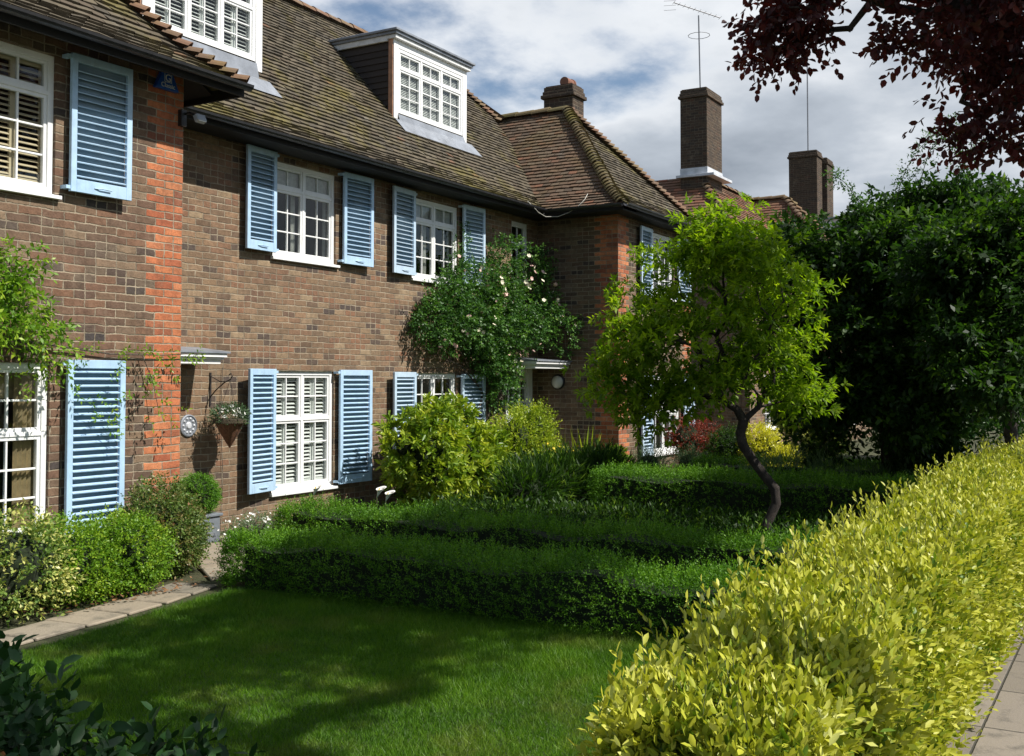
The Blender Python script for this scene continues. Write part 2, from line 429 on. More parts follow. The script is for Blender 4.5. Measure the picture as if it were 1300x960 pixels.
class MB:
    def __init__(s):
        s.v = []; s.f = []; s.r = []; s.cur = 0.5

    def add(s, vs, fs):
        n = len(s.v); s.v += [tuple(p) for p in vs]
        for f in fs:
            s.f.append(tuple(n + i for i in f)); s.r.append(s.cur)

    def box(s, x0, x1, y0, y1, z0, z1, rot=None, piv=None):
        vs = [Vector((x, y, z)) for x in (x0, x1) for y in (y0, y1) for z in (z0, z1)]
        if rot is not None:
            p = Vector(piv); vs = [rot @ (q - p) + p for q in vs]
        s.add(vs, [(0, 1, 3, 2), (4, 6, 7, 5), (0, 4, 5, 1), (2, 3, 7, 6), (0, 2, 6, 4), (1, 5, 7, 3)])

    def quad(s, *p):
        s.add(p, [tuple(range(len(p)))])

    def prism(s, pts, dirv):
        d = Vector(dirv); n = len(pts); a = [Vector(p) for p in pts]; b = [p + d for p in a]
        s.add(a + b, [tuple(range(n))[::-1], tuple(range(n, 2 * n))] + [(i, (i + 1) % n, n + (i + 1) % n, n + i) for i in range(n)])

    def tube(s, pts, r, n=8, cap=True):
        pts = [Vector(p) for p in pts]
        rs = r if isinstance(r, (list, tuple)) else [r] * len(pts)
        base = len(s.v); up = Vector((0, 0, 1))
        for i, p in enumerate(pts):
            d = (pts[min(i + 1, len(pts) - 1)] - pts[max(i - 1, 0)]).normalized()
            a = d.cross(up)
            if a.length < 0.05: a = d.cross(Vector((1, 0, 0)))
            a.normalize(); b_ = d.cross(a)
            for k in range(n):
                th = 2 * math.pi * k / n
                s.v.append(tuple(p + (a * math.cos(th) + b_ * math.sin(th)) * rs[i]))
        for i in range(len(pts) - 1):
            for k in range(n):
                s.f.append((base + i * n + k, base + i * n + (k + 1) % n, base + (i + 1) * n + (k + 1) % n, base + (i + 1) * n + k)); s.r.append(s.cur)
        if cap:
            s.f.append(tuple(base + k for k in range(n))[::-1]); s.r.append(s.cur)
            s.f.append(tuple(base + (len(pts) - 1) * n + k for k in range(n))); s.r.append(s.cur)

    def lathe(s, prof, c, n=20, axis='z'):
        base = len(s.v)
        for (r, h) in prof:
            for k in range(n):
                th = 2 * math.pi * k / n; x, y = r * math.cos(th), r * math.sin(th)
                s.v.append((c[0] + x, c[1] + y, c[2] + h) if axis == 'z' else ((c[0] + x, c[1] + h, c[2] + y) if axis == 'y' else (c[0] + h, c[1] + x, c[2] + y)))
        for i in range(len(prof) - 1):
            for k in range(n):
                s.f.append((base + i * n + k, base + i * n + (k + 1) % n, base + (i + 1) * n + (k + 1) % n, base + (i + 1) * n + k)); s.r.append(s.cur)
        s.f.append(tuple(base + k for k in range(n))[::-1]); s.r.append(s.cur)
        s.f.append(tuple(base + (len(prof) - 1) * n + k for k in range(n))); s.r.append(s.cur)

    def build(s, name, material, parent=None, bevel=0.0, smooth=False, loc=None, rnd=False):
        off = Vector((0, 0, 0))
        if parent is not None: off = root_of(parent).location.copy()
        elif loc is not None: off = Vector(loc)
        me = bpy.data.meshes.new(name)
        me.from_pydata([tuple(Vector(p) - off) for p in s.v], [], s.f); me.update()
        if rnd:
            a = me.attributes.new('rnd', 'FLOAT', 'FACE'); a.data.foreach_set('value', s.r)
        if smooth: me.polygons.foreach_set('use_smooth', [True] * len(me.polygons))
        me.materials.append(material)
        o = bpy.data.objects.new(name, me); link(o, parent)
        if parent is None and loc is not None: o.location = loc
        if bevel:
            b = o.modifiers.new('bevel', 'BEVEL'); b.width = bevel; b.segments = 1; b.limit_method = 'ANGLE'
        return o


F0 = Vector((math.cos(HEAD), math.sin(HEAD), 0)); RT = Vector((math.sin(HEAD), -math.cos(HEAD), 0)); ZU = Vector((0, 0, 1))
FW = F0 * math.cos(PITCH) + ZU * math.sin(PITCH); UP = -F0 * math.sin(PITCH) + ZU * math.cos(PITCH)


# ------------------------------------------------------------------ foliage engine
def lump(P, sc=3.0, seed=0.0):
    """cheap smooth 3-d noise in about [-1,1]"""
    x, y, z = (P * sc).T
    a = np.sin(x + 1.7 * np.sin(y * 0.9 + seed) + seed) + np.sin(y * 1.3 + 1.4 * np.sin(z * 1.1 + seed * 2)) + np.sin(z * 1.2 + 1.6 * np.sin(x * 0.8 + 3 + seed))
    return a / 3.0


def unit(a):
    return a / np.maximum(np.linalg.norm(a, axis=1, keepdims=True), 1e-9)


def leaves(B, D, ln, wd, rnd, flat=0.6, six=True, fold=0.25, upbias=(0, 0, 1), droop=0.0):
    """leaf quads: base points B, directions D, lengths ln, width ratio wd"""
    n = len(B); D = unit(D)
    ub = np.array(upbias, float)[None, :] * flat + rng.normal(0, 1, (n, 3)) * (1 - flat)
    N = unit(ub - (ub * D).sum(1, keepdims=True) * D)
    S = np.cross(D, N)
    ln = np.asarray(ln).reshape(-1, 1); w_ = ln * wd * 0.5
    f = w_ * fold
    tip = B + D * ln - N * ln * droop
    if six:
        V = np.stack([B, B + D * ln * .3 + S * w_ * .9 + N * f, B + D * ln * .68 + S * w_ * .85 + N * f - N * ln * droop * .4, tip,
                      B + D * ln * .68 - S * w_ * .85 + N * f - N * ln * droop * .4, B + D * ln * .3 - S * w_ * .9 + N * f], 1).reshape(-1, 3)
        i = np.arange(n)[:, None] * 6
        Fc = np.concatenate([i + np.array([[0, 1, 2, 3]]), i + np.array([[3, 4, 5, 0]])], 1).reshape(-1, 4)
        r = np.repeat(rnd, 2)
    else:
        V = np.stack([B, B + D * ln * .5 + S * w_ + N * f, tip, B + D * ln * .5 - S * w_ + N * f], 1).reshape(-1, 3)
        Fc = np.arange(n)[:, None] * 4 + np.array([[0, 1, 2, 3]])
        r = rnd
    return V, Fc, r


def sprigs(P, D, length, nleaf, ll, wd, ang=55, flat=0.6, six=False, droop=0.15, rbase=None, sag=0.0, jit=0.25, fold=0.25, whorl=False, ldroop=0.0, inner=0.3):
    """each sprig carries nleaf leaves along its stem; returns the leaf arrays"""
    n = len(P); D = unit(D)
    a = np.cross(D, rng.normal(0, 1, (n, 3))); a = unit(a); b_ = np.cross(D, a)
    length = np.broadcast_to(np.asarray(length, float), (n,))
    Bs, Ds, ls, rs = [], [], [], []
    if rbase is None: rbase = rng.random(n)
    ph = rng.random(n) * 6.28
    for j in range(nleaf):
        tt = (j + 0.6) / nleaf if not whorl else 0.7 + 0.3 * (j + 1) / nleaf
        th = ph + j * 2.4
        q = a * np.cos(th)[:, None] + b_ * np.sin(th)[:, None]
        pos = P + D * (length * tt)[:, None] - np.array([[0, 0, 1]]) * (sag * length * tt * tt)[:, None]
        an = R_(ang * (1.15 - 0.5 * tt))
        d = D * math.cos(an) + q * math.sin(an) + rng.normal(0, jit, (n, 3)) - np.array([[0, 0, droop]])
        Bs.append(pos); Ds.append(d)
        ls.append(ll * (0.75 + 0.5 * rng.random(n)) * (1.0 - 0.25 * abs(tt - .5)))
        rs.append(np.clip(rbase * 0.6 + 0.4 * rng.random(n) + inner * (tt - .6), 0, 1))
    return leaves(np.concatenate(Bs), np.concatenate(Ds), np.concatenate(ls), wd, np.concatenate(rs), flat, six, fold, droop=ldroop)


def cat_(parts):
    Vs, Fs, Rs, o = [], [], [], 0
    for V, F_, r in parts:
        Vs.append(V); Fs.append(F_ + o); Rs.append(r); o += len(V)
    return np.concatenate(Vs), np.concatenate(Fs), np.concatenate(Rs)


def ell_points(n, lobes, shell=0.35, zmin=None, bump_=0.18, bs=4.0, seed=1.0):
    """points near the surface of a union of ellipsoids; returns points and outward directions"""
    w_ = np.array([r[0] * r[1] + r[1] * r[2] + r[0] * r[2] for c, r in lobes]); w_ = w_ / w_.sum()
    idx = rng.choice(len(lobes), int(n * 1.9), p=w_)
    C_ = np.array([c for c, r in lobes])[idx]; Rr = np.array([r for c, r in lobes])[idx]
    u = unit(rng.normal(0, 1, (len(idx), 3)))
    rad = 1 - shell * rng.random(len(idx)) ** 1.6
    P = C_ + u * Rr * rad[:, None]
    P = P + u * Rr * (lump(P, bs, seed) * bump_)[:, None]
    out = unit(u / Rr)
    keep = np.ones(len(P), bool)
    for c, r in lobes:
        q = ((P - np.array(c)) / (np.array(r) * (1 - shell)))
        keep &= (q ** 2).sum(1) > 0.98
    if zmin is not None: keep &= P[:, 2] > zmin
    P, out = P[keep][:n], out[keep][:n]
    return P, out


def stems_mesh(P, D, length, rad, name, material, parent, sag=0.0):
    """thin three-sided stems"""
    n = len(P); D = unit(D); a = unit(np.cross(D, rng.normal(0, 1, (n, 3)))); b_ = np.cross(D, a)
    length = np.broadcast_to(np.asarray(length, float), (n,))[:, None]
    E_ = P + D * length - np.array([[0, 0, 1]]) * sag * length
    Vs = []
    for k in range(3):
        th = 2.094 * k; o = (a * math.cos(th) + b_ * math.sin(th)) * rad
        Vs += [P + o, E_ + o * 0.4]
    V = np.stack(Vs, 1).reshape(-1, 3)
    i = np.arange(n)[:, None] * 6
    Fc = np.concatenate([i + np.array([[0, 2, 3, 1]]), i + np.array([[2, 4, 5, 3]]), i + np.array([[4, 0, 1, 5]])], 1).reshape(-1, 4)
    return np_mesh(name, V, Fc, material, parent)


def shrub(name, base, lobes, leafm, label, cat='shrub', n=1500, nleaf=7, ll=0.05, wd=0.5, length=0.16, ang=55, flat=0.6, shell=0.4, up=0.3,
          droop=0.1, six=False, core=True, zmin=0.03, group=None, stems=12, bump_=0.2, bs=5.0, whorl=False, jit=0.25, corek=0.6, ldroop=0.0, fold=0.25, nstem=True):
    o = thing(name, base, label, cat, group)
    P, D = ell_points(n, lobes, shell, zmin, bump_, bs, seed=base[0] * 3.1)
    D = unit(D + rng.normal(0, 0.35, D.shape) + np.array([[0, 0, up]]))
    P = P - D * length * 0.6
    V, Fc, r = sprigs(P, D, length * (0.6 + 0.8 * rng.random(len(P))), nleaf, ll, wd, ang, flat, six, droop, whorl=whorl, jit=jit, ldroop=ldroop, fold=fold)
    np_mesh('foliage', V, Fc, leafm, o, r)
    if stems:
        mb = MB()
        for k in range(stems):
            c, rr = lobes[rng.integers(len(lobes))]
            tgt = Vector(c) + Vector(unit(rng.normal(0, 1, (1, 3)))[0] * np.array(rr) * 0.75)
            if tgt.z < 0.15: tgt.z = 0.2
            b0 = Vector(base) + Vector((rng.normal(0, .06), rng.normal(0, .06), 0))
            mid = b0.lerp(tgt, 0.5) + Vector((rng.normal(0, .05), rng.normal(0, .05), 0.05))
            mb.tube([b0, mid, tgt], [0.014, 0.009, 0.004], 5)
        mb.build('stem', M['bark_dark'], o)
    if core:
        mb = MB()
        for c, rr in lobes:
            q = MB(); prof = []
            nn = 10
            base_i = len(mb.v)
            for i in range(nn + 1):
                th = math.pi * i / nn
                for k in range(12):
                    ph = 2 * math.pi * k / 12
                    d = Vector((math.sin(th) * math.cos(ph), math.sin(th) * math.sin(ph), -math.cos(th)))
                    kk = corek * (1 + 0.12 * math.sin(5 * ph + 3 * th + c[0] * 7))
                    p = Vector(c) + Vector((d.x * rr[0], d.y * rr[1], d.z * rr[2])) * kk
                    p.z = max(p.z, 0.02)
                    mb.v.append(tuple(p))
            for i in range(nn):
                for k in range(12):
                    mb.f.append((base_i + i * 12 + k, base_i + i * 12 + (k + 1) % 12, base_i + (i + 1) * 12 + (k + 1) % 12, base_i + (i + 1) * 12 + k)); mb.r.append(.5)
        mb.build('dark_core', M['core'], o)
    return o


def grow(trunk, targets, step=0.16, wob=0.05, att=0.35):
    """simple branching: each target reached from the nearest skeleton node; returns nodes, parents, radii"""
    nodes = [Vector(p) for p in trunk]; par = [-1] + list(range(len(trunk) - 1))
    order = sorted(range(len(targets)), key=lambda i: (Vector(targets[i]) - nodes[-1]).length)
    ends = []
    ntr = len(trunk)
    dist0 = [0.0]
    for i in range(1, ntr): dist0.append(dist0[-1] + (nodes[i] - nodes[i - 1]).length)
    for i in order:
        tgt = Vector(targets[i])
        best, bi = 1e9, 0
        for k, p in enumerate(nodes):
            if k < ntr * 0.45: continue
            c_ = (p - tgt).length + 0.35 * dist0[k] + (0.6 * max(0, p.z - tgt.z))
            if c_ < best: best, bi = c_, k
        p = nodes[bi]; d0 = (nodes[bi] - nodes[par[bi]]).normalized() if par[bi] >= 0 else Vector((0, 0, 1))
        L_ = (tgt - p).length; ns = max(1, int(L_ / step)); prev = bi
        for s in range(1, ns + 1):
            f = s / ns
            q = p.lerp(tgt, f) + d0 * (L_ * att * f * (1 - f)) + Vector((rng.normal(0, wob), rng.normal(0, wob), rng.normal(0, wob))) * (L_ / max(ns, 1)) ** .5 * (0 if s == ns else 1)
            nodes.append(q); par.append(prev); dist0.append(dist0[prev] + L_ / ns); prev = len(nodes) - 1
        ends.append(prev)
    area = [0.0] * len(nodes)
    for e in ends: area[e] += 1.0
    for k in range(len(nodes) - 1, 0, -1):
        if par[k] >= 0: area[par[k]] += area[k]
    return nodes, par, area, ends


def skeleton_mesh(nodes, par, area, name, material, parent, r_tip=0.006, r_base=0.06, n=7, sel=None, pw=0.5):
    amax = max(area)
    mb = MB(); rad = [max(r_tip, r_base * (a / amax) ** pw) for a in area]
    for k in range(1, len(nodes)):
        if sel is not None and not sel(k): continue
        p = par[k]
        if p < 0: continue
        e = (nodes[k] - nodes[p]) * 0.08
        mb.tube([nodes[p] - e, nodes[k] + e], [min(rad[p], rad[k] * 1.35), rad[k]], n, cap=False)
    return mb.build(name, material, parent, smooth=True)


# ------------------------------------------------------------------ ground
def sheet(name, pts, z, material, kind='structure'):
    mb = MB(); mb.quad(*[(x, y, z) for x, y in pts])
    return tag(mb.build(name, material), kind=kind)


m, t, b = mat('garden_earth')
geo = t.new('ShaderNodeNewGeometry'); P = geo.outputs['Position']
t.link(t.ramp(t.noise(P, 2.2, 8, 0.7), [(0.3, (0.03, 0.035, 0.014)), (0.55, (0.055, 0.06, 0.02)), (0.7, (0.07, 0.05, 0.032))]), b.inputs['Base Color'])
b.inputs['Roughness'].default_value = 0.95
bump(t, b, t.noise(P, 30, 5, .7), 0.03)
sheet('ground', [(-600, -600), (900, -600), (900, 900), (-600, 900)], -0.008, m)
m, t, b = mat('lawn_turf')
geo = t.new('ShaderNodeNewGeometry'); P = geo.outputs['Position']
c = t.ramp(t.noise(P, 1.7, 5, 0.6), [(0.3, (0.035, 0.085, 0.010)), (0.55, (0.065, 0.13, 0.016)), (0.72, (0.12, 0.14, 0.035))])
c = t.mix(t.m('MULTIPLY', t.noise(P, 90, 3, .7), .6), c, (0.05, 0.055, 0.02))
t.link(c, b.inputs['Base Color']); b.inputs['Roughness'].default_value = 0.95
bump(t, b, t.noise(P, 110, 3, .7), 0.02)
LAWN = [(2.2, -7.0), (7.0, -7.4), (6.85, -4.0), (6.75, -2.75), (6.1, -2.83), (5.2, -2.98), (4.3, -3.1), (2.2, -3.3)]
sheet('lawn', LAWN, 0.004, m)
sheet('far_lawn', [(14.2, -7.2), (24, -7.2), (24, -3.2), (14.2, -3.2)], 0.004, m)

# York stone path, one bevelled slab after another
m, t, b = mat('york_stone')
at = t.new('ShaderNodeAttribute', attribute_name='rnd')
geo = t.new('ShaderNodeNewGeometry'); P = geo.outputs['Position']
c = t.ramp(at.outputs['Fac'], [(0, (0.25, 0.205, 0.145)), (0.5, (0.31, 0.26, 0.19)), (1, (0.19, 0.165, 0.125))])
c = t.mix(t.smooth(t.noise(P, 5, 6, .7), .45, .75), c, (0.13, 0.115, 0.085))
t.link(c, b.inputs['Base Color']); b.inputs['Roughness'].default_value = 0.85
bump(t, b, t.noise(P, 25, 5, .7), 0.008)
M['york'] = m
mb = MB()


def slab(mb, cx, cy, a, b_, ang, z=0.03):
    mb.cur = rng.random()
    rm = Matrix.Rotation(ang, 3, 'Z')
    mb.box(cx - a / 2, cx + a / 2, cy - b_ / 2, cy + b_ / 2, -0.01, z + rng.normal(0, .002), rm, (cx, cy, 0))


edge = [(2.0, -2.92), (3.2, -2.84), (4.3, -2.72), (5.2, -2.60), (6.0, -2.50), (6.75, -2.30)]
for i in range(len(edge) - 1):
    (x0, y0), (x1, y1) = edge[i], edge[i + 1]
    ang = math.atan2(y1 - y0, x1 - x0); Ls = math.hypot(x1 - x0, y1 - y0); k = 2
    for j in range(k):
        f = (j + .5) / k
        slab(mb, x0 + (x1 - x0) * f, y0 + (y1 - y0) * f + rng.normal(0, .012), Ls / k - .012 - .02 * rng.random(), 0.38 + .05 * rng.random(), ang + rng.normal(0, .025), .014)
for j in range(5):
    for i in range(2):
        slab(mb, 7.25 + j * .30 + i * .48 * .75 + .05, -2.15 + j * .42 - i * .30, .52, .44, 0.95 + rng.normal(0, .015), 0.026)
tag(mb.build('path', M['york'], rnd=True, bevel=0.008), kind='structure')

# pavement of paving slabs beyond the hedge, kerb and road beyond that
m, t, b = mat('pavement_slabs')
geo = t.new('ShaderNodeNewGeometry'); P = geo.outputs['Position']
s = t.new('ShaderNodeSeparateXYZ'); t.link(P, s.inputs[0])
xx = t.m('DIVIDE', s.outputs[0], 0.75); yy = t.m('DIVIDE', t.m('ADD', s.outputs[1], 0.2), 0.6)
fx = t.m('MULTIPLY', t.m('MINIMUM', t.m('FRACT', xx), t.m('SUBTRACT', 1.0, t.m('FRACT', xx))), 0.75)
fy = t.m('MULTIPLY', t.m('MINIMUM', t.m('FRACT', yy), t.m('SUBTRACT', 1.0, t.m('FRACT', yy))), 0.6)
jn = t.smooth(t.m('ADD', t.m('MINIMUM', fx, fy), t.m('MULTIPLY', t.noise(P, 20, 2), 0.006)), 0.006, 0.012)
ci = t.new('ShaderNodeCombineXYZ'); t.link(t.m('FLOOR', xx), ci.inputs[0]); t.link(t.m('FLOOR', yy), ci.inputs[1])
wn = t.new('ShaderNodeTexWhiteNoise', noise_dimensions='3D'); t.link(ci.outputs[0], wn.inputs[0])
c = t.ramp(wn.outputs[0], [(0, (0.17, 0.145, 0.115)), (1, (0.24, 0.205, 0.165))])
c = t.mix(t.smooth(t.noise(P, 7, 7, .75), .48, .72), c, (0.12, 0.105, 0.085))
c = t.mix(jn, (0.05, 0.045, 0.035), c)
t.link(c, b.inputs['Base Color']); b.inputs['Roughness'].default_value = 0.85
bump(t, b, t.m('ADD', jn, t.m('MULTIPLY', t.noise(P, 60, 4, .7), .4)), 0.006)
mb = MB(); mb.box(-60, 160, -11.4, -8.30, -0.006, 0.0)
tag(mb.build('pavement', m), kind='structure')
mb = MB(); mb.box(-60, 160, -11.55, -11.403, -0.13, 0.006)
tag(mb.build('kerb', simple('granite_kerb', (0.30, 0.29, 0.28), 0.8, .25, 20, .004), bevel=.012), kind='structure')
m = simple('worn_asphalt', (0.055, 0.055, 0.057), 0.9, .25, 14, .006)
mb = MB(); mb.quad((-60, -18, -0.004), (160, -18, -0.004), (160, -11.552, -0.004), (-60, -11.552, -0.004))
tag(mb.build('road', m), kind='structure')


# ------------------------------------------------------------------ houses
SL = 1.1


def hprof(d):
    return 0.75 * d if d < 0.4 else 0.30 + SL * (d - 0.4)


def clip(poly, a, b_, c):
    """keep a*x+b*y<=c"""
    out = []
    for i in range(len(poly)):
        p, q = poly[i], poly[(i + 1) % len(poly)]
        fp = a * p[0] + b_ * p[1] - c; fq = a * q[0] + b_ * q[1] - c
        if fp <= 0: out.append(p)
        if (fp < 0 < fq) or (fq < 0 < fp):
            s_ = fp / (fp - fq); out.append((p[0] + (q[0] - p[0]) * s_, p[1] + (q[1] - p[1]) * s_))
    return out


def roof_face(mb, poly, org, inward, z0, gauge=0.100, tw=0.168, thick=0.019, jit=0.003):
    """clay tiles over convex plan polygon; org on eave line, inward = unit plan vector up the slope"""
    inx, iny = inward; ax, ay = iny, -inx
    # polygon in (a,d)
    L2 = [((x - org[0]) * ax + (y - org[1]) * ay, (x - org[0]) * inx + (y - org[1]) * iny) for x, y in poly]
    area = sum(L2[i][0] * L2[(i + 1) % len(L2)][1] - L2[(i + 1) % len(L2)][0] * L2[i][1] for i in range(len(L2)))
    if area < 0: L2 = L2[::-1]
    planes = []
    for i in range(len(L2)):
        (px, py), (qx, qy) = L2[i], L2[(i + 1) % len(L2)]
        nx, ny = (qy - py), -(qx - px); l_ = math.hypot(nx, ny)
        if l_ < 1e-6: continue
        planes.append((nx / l_, ny / l_, (nx * px + ny * py) / l_))
    a0, a1 = min(p[0] for p in L2), max(p[0] for p in L2); d0, d1 = min(p[1] for p in L2), max(p[1] for p in L2)
    d = d0; row = 0
    W = lambda a, dd, z: (org[0] + a * ax + dd * inx, org[1] + a * ay + dd * iny, z)
    # sheet under the tiles
    brk = [d0] + [x for x in (0.4,) if d0 < x < d1] + [d1]
    for k in range(len(brk) - 1):
        pl_ = clip(clip(L2, 0, 1, brk[k + 1]), 0, -1, -brk[k])
        if len(pl_) > 2: mb.cur = .9; mb.quad(*[W(x, y, z0 + hprof(y) - 0.012) for x, y in pl_])
    while d < d1:
        gd = gauge * (0.8 if d < .4 else 0.68)
        n = int((a1 - a0) / tw) + 2
        for i in range(n):
            aa = a0 + (i - 0.5 * (row % 2)) * tw
            g_ = 0.002 + rng.random() * .003
            q = [(aa + g_, d), (aa + tw - g_, d), (aa + tw - g_, d + gd), (aa + g_, d + gd)]
            for P_ in planes:
                q = clip(q, *P_)
                if len(q) < 3: break
            if len(q) < 3: continue
            mb.cur = float(rng.random())
            l0 = thick + rng.normal(0, jit); tl = rng.normal(0, 0.003)
            top = [W(x, y, z0 + hprof(y) + l0 * (1 - (y - d) / gd) * 1.25 + 0.004 + tl * ((x - aa) / tw - .5) * 2) for x, y in q]
            nn = len(q)
            lowe = [k for k in range(nn) if q[k][1] < d + 1e-5]
            mb.add(top, [tuple(range(nn))])
            if len(lowe) >= 2:
                ks = sorted(lowe, key=lambda k: q[k][0]); k0, k1 = ks[0], ks[-1]
                A, B_ = top[k0], top[k1]
                mb.quad(A, B_, (B_[0] + inx * .020, B_[1] + iny * .020, B_[2] - .024), (A[0] + inx * .020, A[1] + iny * .020, A[2] - .024))
        d += gd; row += 1


def ridge(name, p0, p1, parent, material, r=0.10, step=0.3, lift=0.015, arc=160, over=0.0, roll=0.0, rise=0.0):
    """row of half-round tiles along p0->p1 (lower end first)"""
    p0, p1 = Vector(p0), Vector(p1); d = (p1 - p0); Ln = d.length; d.normalize(); side = d.cross(ZU).normalized(); up = side.cross(d).normalized()
    mb = MB(); n = max(1, int(Ln / step)); st = Ln / n
    for i in range(n):
        mb.cur = float(rng.random())
        a = p0 + d * (i * st - over) + up * (lift + rng.normal(0, .003) + rise); b_ = p0 + d * ((i + 1) * st + 0.02) + up * (rng.normal(0, .002) + rise)
        rr = r * (1 + rng.normal(0, .03)); K = 8
        ring = []
        for (c_, q) in ((a, rr), (b_, rr * .92)):
            for k in range(K + 1):
                th = R_(90 - arc / 2 + arc * k / K)
                ring.append(c_ + side * math.cos(th) * q + up * (math.sin(th) * q - r * .45))
        for k in range(K + 1): ring.append(ring[k] - up * 0.022)
        fs = [(k, k + 1, K + 2 + k, K + 1 + k) for k in range(K)] + [(k, 2 * K + 2 + k, 2 * K + 3 + k, k + 1) for k in range(K)]
        mb.add(ring, fs)
    return mb.build(name, material, parent, rnd=True)


def wall_y(mb, y, x0, x1, z0, z1, holes, th=0.22):
    """wall facing -y with front at y; holes (x0,x1,z0,z1)"""
    holes = [(h[0], h[1], h[2] - (.044 if h[2] > .1 else 0), h[3]) for h in holes]
    xs = sorted({x0, x1} | {h[0] for h in holes} | {h[1] for h in holes}); zs = sorted({z0, z1} | {h[2] for h in holes} | {h[3] for h in holes})
    xs = [x for x in xs if x0 <= x <= x1]
    for i in range(len(xs) - 1):
        run = None
        for k in range(len(zs) - 1):
            cx, cz = (xs[i] + xs[i + 1]) / 2, (zs[k] + zs[k + 1]) / 2
            solid = not any(h[0] < cx < h[1] and h[2] < cz < h[3] for h in holes)
            if solid:
                run = (run[0], zs[k + 1]) if run else (zs[k], zs[k + 1])
            if (not solid or k == len(zs) - 2) and run:
                mb.box(xs[i], xs[i + 1], y, y + th, run[0], run[1]); run = None


